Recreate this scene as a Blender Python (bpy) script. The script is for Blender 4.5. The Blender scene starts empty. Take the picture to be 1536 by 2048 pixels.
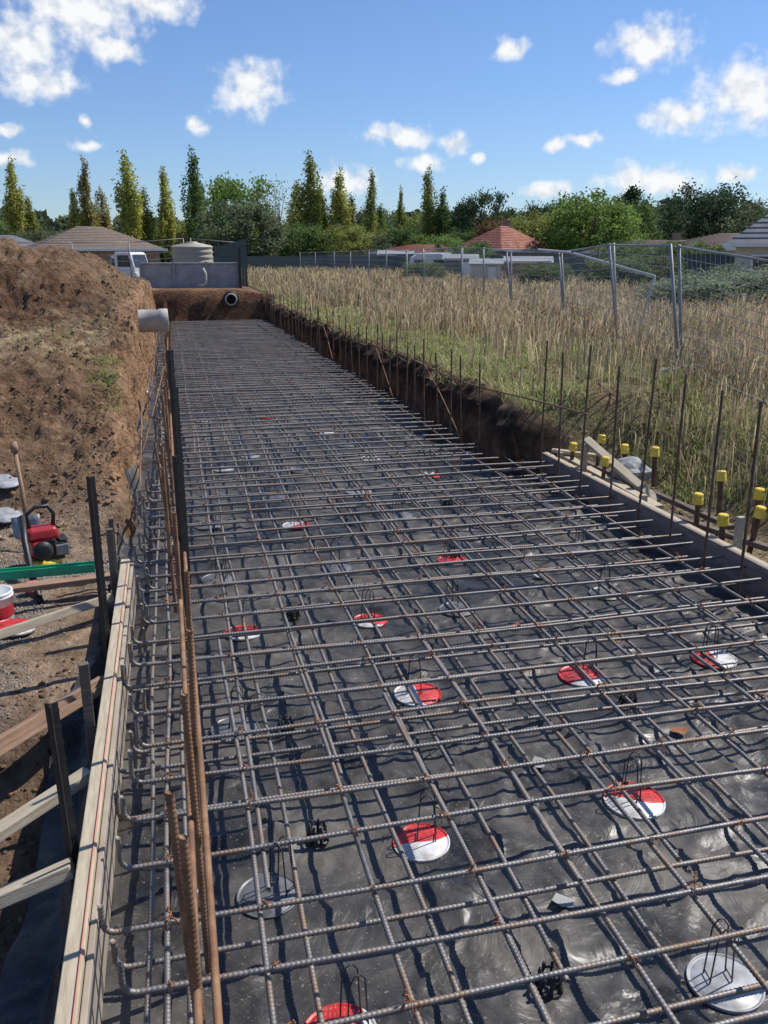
import bpy, math, random
import numpy as np
from mathutils import Vector, Matrix
random.seed(7); rng=np.random.default_rng(7)
S=bpy.context.scene
COL=S.collection
# ---------------------------------------------------------------- noise
def hsh(ix,iy,s):
    n=(ix*374761393+iy*668265263+s*1442695)&0xffffffff
    n=((n^(n>>13))*1274126177)&0xffffffff
    return ((n^(n>>16))&0xffff)/65535.0
def vn(x,y,s=0):
    x=np.asarray(x,float);y=np.asarray(y,float)
    ix=np.floor(x).astype(np.int64);iy=np.floor(y).astype(np.int64)
    fx=x-ix;fy=y-iy
    fx=fx*fx*(3-2*fx);fy=fy*fy*(3-2*fy)
    a=hsh(ix,iy,s);b=hsh(ix+1,iy,s);c=hsh(ix,iy+1,s);d=hsh(ix+1,iy+1,s)
    return (a*(1-fx)+b*fx)*(1-fy)+(c*(1-fx)+d*fx)*fy
def fbm(x,y,s=0,o=4):
    r=0;a=.5;t=0
    x=np.asarray(x,float);y=np.asarray(y,float)
    for i in range(o):
        r=r+a*vn(x*2**i+i*17.3,y*2**i-i*9.1,s+i);t+=a;a*=.5
    return r/t*2-1
def sm(t):
    t=np.clip(t,0,1);return t*t*(3-2*t)
# ---------------------------------------------------------------- node helpers
def newmat(name):
    m=bpy.data.materials.new(name);m.use_nodes=True
    nt=m.node_tree;b=nt.nodes['Principled BSDF']
    return m,nt,b
def pm(name,cols,scale=5,rough=.7,metal=0,bump=0,bscale=40,detail=6,attr=None,objcol=False,rand=False,stretch=None,spec=.5,transl=0,rrange=None,bdist=.01):
    m,nt,b=newmat(name);n=nt.nodes;l=nt.links
    tc=n.new('ShaderNodeTexCoord');vec=tc.outputs['Object']
    if rand:
        oi=n.new('ShaderNodeObjectInfo');ml=n.new('ShaderNodeMath');ml.operation='MULTIPLY';ml.inputs[1].default_value=37
        l.new(oi.outputs['Random'],ml.inputs[0])
        va=n.new('ShaderNodeVectorMath');va.operation='ADD';l.new(vec,va.inputs[0]);l.new(ml.outputs[0],va.inputs[1]);vec=va.outputs[0]
    if stretch:
        mp=n.new('ShaderNodeMapping');mp.inputs['Scale'].default_value=stretch;l.new(vec,mp.inputs['Vector']);vec=mp.outputs[0]
    nz=n.new('ShaderNodeTexNoise');nz.inputs['Scale'].default_value=scale;nz.inputs['Detail'].default_value=detail;nz.inputs['Roughness'].default_value=.62
    l.new(vec,nz.inputs['Vector'])
    cr=n.new('ShaderNodeValToRGB');e=cr.color_ramp.elements
    while len(e)<len(cols): e.new(.5)
    for i,(p,c) in enumerate(cols):
        e[i].position=p;e[i].color=(*c,1)
    l.new(nz.outputs['Fac'],cr.inputs['Fac']);out=cr.outputs['Color']
    def mul(o1,o2):
        mx=n.new('ShaderNodeMix');mx.data_type='RGBA';mx.blend_type='MULTIPLY';mx.inputs['Factor'].default_value=1
        l.new(o1,mx.inputs[6]);l.new(o2,mx.inputs[7]);return mx.outputs[2]
    if attr:
        at=n.new('ShaderNodeAttribute');at.attribute_name=attr;out=mul(out,at.outputs['Color'])
    if objcol:
        oi=n.new('ShaderNodeObjectInfo');out=mul(out,oi.outputs['Color'])
    l.new(out,b.inputs['Base Color'])
    b.inputs['Roughness'].default_value=rough;b.inputs['Metallic'].default_value=metal
    b.inputs['Specular IOR Level'].default_value=spec
    if rrange:
        mr=n.new('ShaderNodeMapRange');mr.inputs['From Min'].default_value=.3;mr.inputs['From Max'].default_value=.7
        mr.inputs['To Min'].default_value=rrange[0];mr.inputs['To Max'].default_value=rrange[1]
        l.new(nz.outputs['Fac'],mr.inputs['Value']);l.new(mr.outputs[0],b.inputs['Roughness'])
    if bump:
        nb=n.new('ShaderNodeTexNoise');nb.inputs['Scale'].default_value=bscale;nb.inputs['Detail'].default_value=8;nb.inputs['Roughness'].default_value=.65
        l.new(vec,nb.inputs['Vector'])
        bp=n.new('ShaderNodeBump');bp.inputs['Strength'].default_value=bump;bp.inputs['Distance'].default_value=bdist
        l.new(nb.outputs['Fac'],bp.inputs['Height']);l.new(bp.outputs[0],b.inputs['Normal'])
    if transl:
        tr=n.new('ShaderNodeBsdfTranslucent');l.new(out,tr.inputs['Color'])
        ms=n.new('ShaderNodeMixShader');ms.inputs[0].default_value=transl
        l.new(b.outputs[0],ms.inputs[1]);l.new(tr.outputs[0],ms.inputs[2])
        l.new(ms.outputs[0],n['Material Output'].inputs['Surface'])
    return m
M={}
M['ground']=pm('ground_soil',[(.24,(.40,.38,.36)),(.42,(.78,.77,.76)),(.58,(1.12,1.12,1.12)),(.76,(1.65,1.6,1.55))],scale=7,rough=.95,bump=1,bscale=13,attr='Col',detail=14,spec=.15,bdist=.09)
M['steel']=pm('bar_steel',[(.3,(.12,.115,.115)),(.50,(.24,.225,.21)),(.62,(.25,.18,.13)),(.8,(.24,.12,.06))],scale=7,rough=.45,metal=.45,bump=.2,bscale=200,rand=True,rrange=(.36,.62))
M['rust']=pm('rusty_steel',[(.3,(.13,.07,.045)),(.5,(.25,.13,.065)),(.7,(.36,.22,.13))],scale=9,rough=.75,metal=.2,bump=.3,bscale=200,rand=True)
M['darkrust']=pm('dark_rusty_steel',[(.3,(.08,.048,.035)),(.5,(.15,.09,.06)),(.7,(.26,.15,.09))],scale=9,rough=.7,metal=.25,bump=.3,bscale=200,rand=True)
M['orust']=pm('orange_rust',[(.3,(.20,.07,.025)),(.7,(.36,.15,.06))],scale=30,rough=.85)
M['black']=pm('black_paint',[(.3,(.012,.012,.013)),(.75,(.04,.038,.036))],scale=14,rough=.45,bump=.2)
M['timber']=pm('pale_timber',[(.3,(.35,.29,.20)),(.5,(.45,.38,.27)),(.7,(.55,.47,.35))],scale=7,rough=.8,bump=.3,stretch=(1,9,9),bscale=25,rand=True)
M['timber_brown']=pm('brown_timber',[(.3,(.21,.12,.075)),(.5,(.31,.19,.12)),(.7,(.40,.26,.17))],scale=7,rough=.8,bump=.3,stretch=(1,9,9),bscale=25,rand=True)
M['timber_dark']=pm('weathered_timber',[(.3,(.08,.06,.045)),(.7,(.22,.17,.13))],scale=8,rough=.85,bump=.3,stretch=(1,9,9),bscale=25)
M['ply']=pm('formply',[(.3,(.26,.21,.16)),(.55,(.36,.30,.235)),(.75,(.46,.40,.32))],scale=4,rough=.7,stretch=(1,.5,2),bump=.1)
M['ply_dark']=pm('weathered_formply',[(.3,(.14,.11,.09)),(.55,(.24,.19,.16)),(.75,(.34,.29,.25))],scale=5,rough=.7,stretch=(1,.5,3),bump=.1)
M['pinkline']=pm('pink_line',[(.3,(.55,.22,.16)),(.7,(.65,.3,.22))],scale=20,rough=.8)
M['green']=pm('green_paint',[(.3,(.02,.34,.16)),(.7,(.04,.48,.25))],scale=12,rough=.45)
M['yellow']=pm('yellow_plastic',[(.3,(.78,.53,.04)),(.7,(.88,.66,.10))],scale=20,rough=.4)
M['concrete']=pm('concrete',[(.3,(.24,.24,.24)),(.55,(.34,.34,.33)),(.75,(.43,.42,.40))],scale=3,rough=.85,bump=.15,bscale=30)
M['pipe']=pm('pipe_concrete',[(.3,(.34,.32,.28)),(.55,(.46,.44,.40)),(.75,(.56,.54,.49))],scale=6,rough=.7,bump=.15)
M['tank']=pm('tank_plastic',[(.3,(.32,.29,.23)),(.7,(.41,.38,.31))],scale=2,rough=.6)
M['galv']=pm('galvanised',[(.3,(.22,.23,.24)),(.7,(.36,.37,.38))],scale=8,rough=.6,metal=.3)
M['wire']=pm('galvanised_wire',[(.3,(.40,.41,.41)),(.7,(.54,.55,.55))],scale=8,rough=.6,metal=.1)
M['white']=pm('white_plastic',[(.3,(.62,.62,.60)),(.7,(.76,.76,.74))],scale=8,rough=.35)
M['red']=pm('red_plastic',[(.3,(.30,.015,.02)),(.7,(.45,.03,.035))],scale=8,rough=.35)
M['grey']=pm('grey_metal',[(.3,(.16,.16,.17)),(.7,(.3,.3,.31))],scale=10,rough=.45,metal=.5)
M['glass']=pm('dark_glass',[(.3,(.02,.025,.03)),(.7,(.05,.06,.07))],scale=3,rough=.1)
M['tyre']=pm('tyre_rubber',[(.3,(.015,.015,.015)),(.7,(.03,.03,.03))],scale=10,rough=.9)
M['bark']=pm('bark',[(.3,(.09,.07,.05)),(.7,(.20,.16,.12))],scale=4,rough=.95,stretch=(3,3,.6),bump=.4,bscale=8)
M['leaf']=pm('leaf_clumps',[(.3,(.75,.75,.75)),(.7,(1.2,1.2,1.2))],scale=.7,rough=.65,attr='Col',objcol=True,transl=.4,spec=.25)
M['grass']=pm('grass_blades',[(.3,(.8,.8,.8)),(.7,(1.15,1.15,1.15))],scale=.6,rough=.75,attr='Col',transl=.45,spec=.2)
M['rock']=pm('rock_clods',[(.3,(.6,.6,.6)),(.7,(1.3,1.3,1.3))],scale=12,rough=.95,attr='Col',bump=.6,spec=.15)
M['tile_brown']=pm('brown_roof_tile',[(.3,(.17,.125,.095)),(.7,(.25,.19,.145))],scale=5,rough=.85)
M['tile_red']=pm('red_roof_tile',[(.3,(.26,.085,.055)),(.5,(.36,.13,.085)),(.75,(.48,.25,.18))],scale=3,rough=.85)
M['roof_grey']=pm('grey_roof',[(.3,(.16,.16,.165)),(.7,(.24,.24,.25))],scale=3,rough=.6)
M['brick']=pm('brick_wall',[(.3,(.24,.15,.11)),(.7,(.36,.24,.18))],scale=8,rough=.9)
M['cream']=pm('cream_wall',[(.3,(.5,.46,.38)),(.7,(.62,.58,.5))],scale=4,rough=.8)
M['darkfence']=pm('dark_metal_fence',[(.3,(.05,.065,.06)),(.7,(.09,.11,.1))],scale=3,rough=.6)
M['greyfence']=pm('grey_metal_fence',[(.3,(.10,.11,.10)),(.7,(.16,.17,.155))],scale=3,rough=.6)

def membrane_mat():
    m,nt,b=newmat('black_polythene');n=nt.nodes;l=nt.links
    tc=n.new('ShaderNodeTexCoord')
    nz=n.new('ShaderNodeTexNoise');nz.inputs['Scale'].default_value=1.9;nz.inputs['Detail'].default_value=11;nz.inputs['Roughness'].default_value=.7
    l.new(tc.outputs['Object'],nz.inputs['Vector'])
    cr=n.new('ShaderNodeValToRGB');e=cr.color_ramp.elements
    e[0].position=.36;e[0].color=(.020,.020,.021,1);e[1].position=.68;e[1].color=(.125,.113,.098,1)
    l.new(nz.outputs['Fac'],cr.inputs['Fac'])
    sp=n.new('ShaderNodeTexNoise');sp.inputs['Scale'].default_value=90;sp.inputs['Detail'].default_value=3
    l.new(tc.outputs['Object'],sp.inputs['Vector'])
    sr=n.new('ShaderNodeValToRGB');sr.color_ramp.elements[0].position=.64;sr.color_ramp.elements[1].position=.74
    l.new(sp.outputs['Fac'],sr.inputs['Fac'])
    mx=n.new('ShaderNodeMix');mx.data_type='RGBA';l.new(sr.outputs[0],mx.inputs[0]);l.new(cr.outputs[0],mx.inputs[6]);mx.inputs[7].default_value=(.26,.22,.17,1)
    l.new(mx.outputs[2],b.inputs['Base Color'])
    mr=n.new('ShaderNodeMapRange');mr.inputs['From Min'].default_value=.36;mr.inputs['From Max'].default_value=.64;mr.inputs['To Min'].default_value=.24;mr.inputs['To Max'].default_value=.58
    l.new(nz.outputs['Fac'],mr.inputs['Value']);l.new(mr.outputs[0],b.inputs['Roughness'])
    b.inputs['Specular IOR Level'].default_value=.45
    nb=n.new('ShaderNodeTexNoise');nb.inputs['Scale'].default_value=4.5;nb.inputs['Detail'].default_value=4;nb.inputs['Roughness'].default_value=.5;nb.inputs['Distortion'].default_value=.8
    l.new(tc.outputs['Object'],nb.inputs['Vector'])
    bp=n.new('ShaderNodeBump');bp.inputs['Strength'].default_value=.7;bp.inputs['Distance'].default_value=.04
    l.new(nb.outputs['Fac'],bp.inputs['Height'])
    n3=n.new('ShaderNodeTexNoise');n3.noise_type='RIDGED_MULTIFRACTAL';n3.inputs['Scale'].default_value=6;n3.inputs['Detail'].default_value=3;n3.inputs['Distortion'].default_value=1.0
    l.new(tc.outputs['Object'],n3.inputs['Vector'])
    b2=n.new('ShaderNodeBump');b2.inputs['Strength'].default_value=.5;b2.inputs['Distance'].default_value=.010;l.new(n3.outputs['Fac'],b2.inputs['Height']);l.new(bp.outputs[0],b2.inputs['Normal'])
    l.new(b2.outputs[0],b.inputs['Normal'])
    return m
M['membrane']=membrane_mat()
def lid_mat(name,cut,base,ink):
    m,nt,b=newmat(name);n=nt.nodes;l=nt.links
    tc=n.new('ShaderNodeTexCoord');sx=n.new('ShaderNodeSeparateXYZ');l.new(tc.outputs['Object'],sx.inputs[0])
    wx=n.new('ShaderNodeMath');wx.operation='SINE';w1=n.new('ShaderNodeMath');w1.operation='MULTIPLY';w1.inputs[1].default_value=22;l.new(sx.outputs['X'],w1.inputs[0]);l.new(w1.outputs[0],wx.inputs[0])
    w2=n.new('ShaderNodeMath');w2.operation='MULTIPLY_ADD';w2.inputs[1].default_value=.016;l.new(wx.outputs[0],w2.inputs[0]);l.new(sx.outputs['Y'],w2.inputs[2])
    cm=n.new('ShaderNodeMath');cm.operation='GREATER_THAN';cm.inputs[1].default_value=cut;l.new(w2.outputs[0],cm.inputs[0])
    mx=n.new('ShaderNodeMix');mx.data_type='RGBA';mx.inputs[6].default_value=(*base,1);mx.inputs[7].default_value=(*ink,1);l.new(cm.outputs[0],mx.inputs[0])
    w=n.new('ShaderNodeTexWave');w.bands_direction='Y';w.inputs['Scale'].default_value=22;w.inputs['Distortion'].default_value=0;l.new(tc.outputs['Object'],w.inputs['Vector'])
    nz=n.new('ShaderNodeTexNoise');nz.inputs['Scale'].default_value=70;mp=n.new('ShaderNodeMapping');mp.inputs['Scale'].default_value=(1,.25,1);l.new(tc.outputs['Object'],mp.inputs[0]);l.new(mp.outputs[0],nz.inputs['Vector'])
    mu=n.new('ShaderNodeMath');mu.operation='MULTIPLY';l.new(w.outputs['Fac'],mu.inputs[0]);l.new(nz.outputs['Fac'],mu.inputs[1])
    g=n.new('ShaderNodeMath');g.operation='GREATER_THAN';g.inputs[1].default_value=.45;l.new(mu.outputs[0],g.inputs[0])
    g2=n.new('ShaderNodeMath');g2.operation='MULTIPLY';g2.inputs[1].default_value=.4 if base[0]>.6 else .0;l.new(g.outputs[0],g2.inputs[0])
    m2=n.new('ShaderNodeMix');m2.data_type='RGBA';m2.inputs[7].default_value=(.4,.4,.42,1);l.new(g2.outputs[0],m2.inputs[0]);l.new(mx.outputs[2],m2.inputs[6])
    dn=n.new('ShaderNodeTexNoise');dn.inputs['Scale'].default_value=14;dn.inputs['Detail'].default_value=6;l.new(tc.outputs['Object'],dn.inputs['Vector'])
    dr=n.new('ShaderNodeValToRGB');dr.color_ramp.elements[0].position=.3;dr.color_ramp.elements[0].color=(.5,.47,.43,1);dr.color_ramp.elements[1].position=.6;l.new(dn.outputs['Fac'],dr.inputs[0])
    m3=n.new('ShaderNodeMix');m3.data_type='RGBA';m3.blend_type='MULTIPLY';m3.inputs[0].default_value=1;l.new(m2.outputs[2],m3.inputs[6]);l.new(dr.outputs[0],m3.inputs[7])
    l.new(m3.outputs[2],b.inputs['Base Color']);b.inputs['Roughness'].default_value=.4
    return m
M['lid_redwhite']=lid_mat('lid_red_white',.0,(.72,.72,.72),(.60,.03,.03))
M['lid_red']=lid_mat('lid_mostly_red',-.05,(.7,.7,.7),(.56,.03,.03))
M['lid_grey']=lid_mat('lid_bare_metal',.5,(.15,.155,.17),(.3,.3,.3))
M['lid_white']=lid_mat('lid_plain_white',.5,(.40,.41,.43),(.3,.3,.3))

# ---------------------------------------------------------------- mesh helpers
def npmesh(name,verts,loops,lstart,mats,cols=None,smooth=False):
    me=bpy.data.meshes.new(name)
    me.vertices.add(len(verts));me.vertices.foreach_set('co',np.asarray(verts,np.float32).ravel())
    me.loops.add(len(loops));me.loops.foreach_set('vertex_index',np.asarray(loops,np.int32))
    me.polygons.add(len(lstart));me.polygons.foreach_set('loop_start',np.asarray(lstart,np.int32))
    me.update(calc_edges=True)
    if smooth: me.polygons.foreach_set('use_smooth',np.ones(len(lstart),bool))
    if cols is not None:
        ca=me.color_attributes.new('Col','FLOAT_COLOR','POINT')
        c=np.ones((len(verts),4),np.float32);c[:,:3]=cols;ca.data.foreach_set('color',c.ravel())
    for m in mats: me.materials.append(m)
    me.validate();return me
def quadmesh(name,verts,quads,mats,cols=None,smooth=False):
    q=np.asarray(quads,np.int32)
    return npmesh(name,verts,q.ravel(),np.arange(len(q))*4,mats,cols,smooth)
def link(name,me,parent=None,loc=None,rot=None,scale=None):
    o=bpy.data.objects.new(name,me);COL.objects.link(o)
    if parent: o.parent=parent
    if loc is not None:o.location=loc
    if rot is not None:o.rotation_euler=rot
    if scale is not None:o.scale=scale
    return o
def tag(o,label,cat,group=None):
    o['label']=label;o['category']=cat
    if group:o['group']=group
    return o
class G:
    def __init__(s): s.v=[];s.f=[];s.m=[];s.sm=[]
    def add(s,vs,fs,mi=0,smooth=False,mtx=None):
        b=len(s.v)
        for v in vs:
            v=Vector(v); s.v.append(tuple(mtx@v) if mtx else tuple(v))
        for f in fs: s.f.append([i+b for i in f]);s.m.append(mi);s.sm.append(smooth)
    def box(s,c,d,mi=0,rot=None,taper=1):
        x,y,z=d[0]/2,d[1]/2,d[2]/2
        vs=[(-x,-y,-z),(x,-y,-z),(x,y,-z),(-x,y,-z),(-x*taper,-y*taper,z),(x*taper,-y*taper,z),(x*taper,y*taper,z),(-x*taper,y*taper,z)]
        mt=Matrix.Translation(c)
        if rot: mt=mt@Matrix.Rotation(rot[2],4,'Z')@Matrix.Rotation(rot[1],4,'Y')@Matrix.Rotation(rot[0],4,'X')
        s.add(vs,[(0,3,2,1),(4,5,6,7),(0,1,5,4),(1,2,6,5),(2,3,7,6),(3,0,4,7)],mi,False,mt)
    def tube(s,pts,r,n=8,mi=0,cap=True):
        pts=[Vector(p) for p in pts];rs=r if isinstance(r,(list,tuple)) else [r]*len(pts)
        vs=[];fs=[]
        up=Vector((0,0,1));pn=None
        for i,p in enumerate(pts):
            t=(pts[min(i+1,len(pts)-1)]-pts[max(i-1,0)]).normalized()
            if pn is None:
                a=up if abs(t.z)<.9 else Vector((1,0,0));nn=t.cross(a).normalized()
            else:
                nn=(pn-t*pn.dot(t)).normalized()
            pn=nn;bb=t.cross(nn)
            for k in range(n):
                an=2*math.pi*k/n;vs.append(p+(nn*math.cos(an)+bb*math.sin(an))*rs[i])
        for i in range(len(pts)-1):
            for k in range(n):
                k2=(k+1)%n;fs.append((i*n+k,i*n+k2,(i+1)*n+k2,(i+1)*n+k))
        if cap: fs.append(tuple(range(n-1,-1,-1)));fs.append(tuple((len(pts)-1)*n+k for k in range(n)))
        s.add(vs,fs,mi,True)
    def lathe(s,prof,n=24,mi=0,mtx=None,smooth=True):
        vs=[];fs=[]
        for (r,z) in prof:
            for k in range(n):
                a=2*math.pi*k/n;vs.append((r*math.cos(a),r*math.sin(a),z))
        for i in range(len(prof)-1):
            for k in range(n):
                k2=(k+1)%n;fs.append((i*n+k,i*n+k2,(i+1)*n+k2,(i+1)*n+k))
        s.add(vs,fs,mi,smooth,mtx)
    def mesh(s,name,mats):
        me=bpy.data.meshes.new(name);me.from_pydata(s.v,[],s.f)
        for m in mats: me.materials.append(M[m] if isinstance(m,str) else m)
        me.polygons.foreach_set('material_index',s.m);me.polygons.foreach_set('use_smooth',s.sm);me.update();return me
def bevel(o,w,seg=2):
    b=o.modifiers.new('bev','BEVEL');b.width=w;b.segments=seg;b.limit_method='ANGLE';return o

# ---------------------------------------------------------------- terrain
def XL(y): return -.42+.12*fbm(y*1.1,y*0+3,5)*sm((y-6)/2)+.03*fbm(y*7,y*0+3,15)
def XR(y):
    return np.interp(y,[-50,7.85,8.25,27],[3.74,3.74,3.24,3.0])+np.where(y>8,1,0)*(.15*fbm(y*1.1,y*0+8,6)+.06*fbm(y*5,y*0+8,7))
def H(x,y):
    x=np.asarray(x,float);y=np.asarray(y,float)
    xl=XL(y);xr=XR(y)
    Sx=np.interp(y,[-50,7.1,8.7,9.4,12.9,14.6,16.5,21,27,34,60],[-.12,-.12,.66,.93,1.02,1.72,1.95,1.7,1.15,.75,.55])
    W=np.interp(y,[-50,6.6,7.6,9.2,12,13.2,17,22,28,34],[-.12,-.12,.32,.66,.90,1.22,1.34,1.2,.95,.75])
    d=xl-x
    zl=W+(Sx-W)*sm(d/1.25)+.30*sm((d-1.2)/2)*sm((y-12.8)/3)*sm((34-y)/6)
    rough=sm((y-6.8)/1.5)*sm((40-y)/8)
    lump=1-2*np.abs(fbm(x*2.2+.7*fbm(x*3,y*3,17),y*2.2,12))
    zl=zl+rough*(.22*fbm(x*1.2,y*1.2,11)+.08*lump+.06*fbm(x*7,y*7,18)+.045*(1-2*np.abs(fbm(x*12,y*12,13))))
    zl=zl+.02*fbm(x*6,y*6,14)
    zl=zl-.27*sm((4.1-y)/.7)*sm((d-.02)/.1)*sm((x+4)/1)
    k=sm((-x-9)/8);zl=zl*(1-k)+.55*k
    e=x-xr
    near=-.1+.5*sm((x-4.15)/1.1)
    far=.50+.10*sm(e/1.2)+.07*fbm(x*2.2,y*2.2,21)+.05*fbm(x*7,y*7,24)*sm(1-e/.8)
    k=sm((y-7.7)/.6);zr=near*(1-k)+far*k+.03*fbm(x*5,y*5,22)
    zr=zr+.12*fbm(x*.35,y*.35,23)*sm((x-4.5)/2)
    wl=sm((d+.0)/.11);wr=.74*sm(e/.09)+.26*sm((e-.02)/.30)
    fl=-.24
    zt=fl+(zl-fl)*wl
    zt=np.where(x>1.4,fl+(zr-fl)*wr,zt)
    ke=sm((y-27.8-.1*fbm(x*3,x*0,31))/.35)
    kk=sm((x-2)/2.5);ze=.88*(1-kk)+zr*kk
    zt=zt*(1-ke)+np.where((x>-.6)&(x<4.5),ze,np.where(x<=-.6,zl,zr))*ke
    far2=sm((y-45)/30);zt=zt*(1-far2)+.5*far2
    return zt
def ax(segs):
    r=[]
    for a,b,st in segs: r+=list(np.arange(a,b-1e-6,st))
    return r
xs=[-4000,-1500,-500,-200,-90,-50,-30,-20,-14,-10,-8,-6.5,-5.5]+ax([(-5,-3,.10),(-3,-.75,.03),(-.75,-.3,.016),(-.3,2.8,.3),(2.8,3.9,.022),(3.9,7,.08),(7,12,.25)])+[12,13,15,17,20,25,32,45,70,120,250,700,2000,4000]
ys=[-4000,-500,-100,-30,-10,-4,-2]+ax([(-1,2,.15),(2,7,.05),(7,14,.03),(14,19,.05),(19,29,.09),(29,45,.5)])+[45,48,52,57,63,70,80,95,120,160,250,500,1200,3000,6000]
X,Y=np.meshgrid(xs,ys);nx,ny=len(xs),len(ys)
Z=H(X,Y)
xl=XL(Y);xr=XR(Y)
nearwall=np.exp(-((X-xl+.07)/.14)**2)*((Y>6.8)&(Y<28))
X2=X+nearwall*.12*fbm(Y*4,Z*4,41)
nearwallr=np.exp(-((X-xr-.08)/.14)**2)*((Y>8.1)&(Y<28))
X2=X2+nearwallr*.16*fbm(Y*3.5,Z*4,42)
V=np.stack([X2,Y,Z],-1).reshape(-1,3)
ii=np.arange(nx*ny).reshape(ny,nx)
Q=np.stack([ii[:-1,:-1],ii[:-1,1:],ii[1:,1:],ii[1:,:-1]],-1).reshape(-1,4)
def mix(a,b,k): return a*(1-k[...,None])+b*k[...,None]
C=np.ones(X.shape+(3,))*np.array([.235,.148,.088])
n1=fbm(X*.8,Y*.8,51);n2=fbm(X*3,Y*3,52)
C=mix(C,np.array([.135,.075,.044]),sm(n1*1.4+.45)*.8)
C=mix(C,np.array([.36,.255,.16]),sm(n2*2-.2)*.5)
C=mix(C,np.array([.22,.17,.13]),sm((Y-14.2)/1.5)*sm(.2+n1)*(X<-.5)*.8)
C=mix(C,np.array([.36,.26,.175]),sm((xl-X)/.2)*sm((7.6-Y)/.8)*.85)
C=mix(C,np.array([.31,.28,.235]),sm((xl-X-.0)/.2)*sm((6.6-Y)/.8)*sm(.5+fbm(X*1.5,Y*1.5,53)*2)*.8)
C=mix(C,np.array([.16,.10,.065]),sm((xl-X)/.1)*sm((4.3-Y)/.6)*.8)
straw=sm(1-np.abs(Y-11.3)/2.0)*sm((xl-X-.2)/.3)*sm(.6+n2)
C=mix(C,np.array([.42,.32,.20]),straw*.85)
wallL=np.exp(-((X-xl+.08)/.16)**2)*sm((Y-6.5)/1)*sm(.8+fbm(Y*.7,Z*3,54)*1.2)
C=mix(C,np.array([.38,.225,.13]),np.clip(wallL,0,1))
fieldk=sm((X-XR(Y)-.24)/.2)
C=mix(C,np.array([.20,.185,.085]),fieldk*sm(.8+n2*.8))
C=mix(C,np.array([.40,.32,.19]),sm((X-4.8)/1.5)*.75*(X>4))
C=mix(C,np.array([.33,.26,.17]),sm((4.5-X)/.4)*sm((X-3.7)/.1)*sm((8.1-Y)/.3)*.8)
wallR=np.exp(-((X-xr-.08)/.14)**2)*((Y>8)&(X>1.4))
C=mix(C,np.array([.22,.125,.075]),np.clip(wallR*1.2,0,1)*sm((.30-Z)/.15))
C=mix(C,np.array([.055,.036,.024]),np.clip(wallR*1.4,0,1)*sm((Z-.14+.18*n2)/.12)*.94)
endk=((Y>27.6)&(Y<28.6)&(X<3)&(X>-.5))*1.0
C=mix(C,np.array([.13,.07,.042]),endk*.95)
C=mix(C,np.array([.26,.14,.075]),endk*sm(fbm(X*2,Z*4,55)*2.2)*.8)
C=mix(C,np.array([.20,.18,.08]),sm((Y-38)/20))
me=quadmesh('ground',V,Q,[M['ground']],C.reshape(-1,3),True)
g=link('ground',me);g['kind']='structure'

# ---------------------------------------------------------------- membrane
ysm=np.array(ax([(.3,7,.022),(7,14,.05),(14,27.95,.15)]))
sN=190
ss=np.linspace(0,1,sN)
x0=np.interp(ysm,[0,3.9,4.6,30],[-.78,-.66,-.50,-.52])+.04*fbm(ysm*2,ysm*0,69)*(ysm<5);x1=np.interp(ysm,[0,7.85,8.2,27.9],[3.66,3.66,3.26,3.02])
MX=x0[:,None]+(x1-x0)[:,None]*ss[None,:];MY=np.repeat(ysm[:,None],sN,1)
def ridge(v,p=2): return (1-np.clip(np.abs(v),0,1))**p
wr=.022*fbm(MX*1.9+fbm(MX*1.2,MY*1.2,61)*.8,MY*1.9,62,3)+.020*ridge(fbm(MX*2.6+1.5*fbm(MX,MY,63),MY*1.4,64,2)*1.8,6)+.018*ridge(fbm(MX*1.9,MY*4.2+2*fbm(MX,MY,67),68,2)*1.8,6)+.010*ridge(fbm(MX*7+2*fbm(MX*2,MY*2,70),MY*7,71,2)*1.5,4)+.003*fbm(MX*14,MY*14,65)-.015
MZ=-.175+wr
T=H(MX,MY)
MZ=np.where(MX<-.40,np.minimum(np.maximum(MZ,T+.025+wr),.04+.12*fbm(MY*1.1,MY*0,66)),MZ)
MZ=np.where((MX<-.40)&(MY<4.3),T+.04+wr*1.2,MZ)
idx=np.arange(MX.size).reshape(MX.shape)
Q=np.stack([idx[:-1,:-1],idx[:-1,1:],idx[1:,1:],idx[1:,:-1]],-1).reshape(-1,4)
me=quadmesh('plastic_membrane',np.stack([MX,MY,MZ],-1).reshape(-1,3),Q,[M['membrane']],None,True)
o=link('plastic_membrane',me);tag(o,'wrinkled black plastic membrane lining the excavated trench','plastic sheet')

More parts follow.
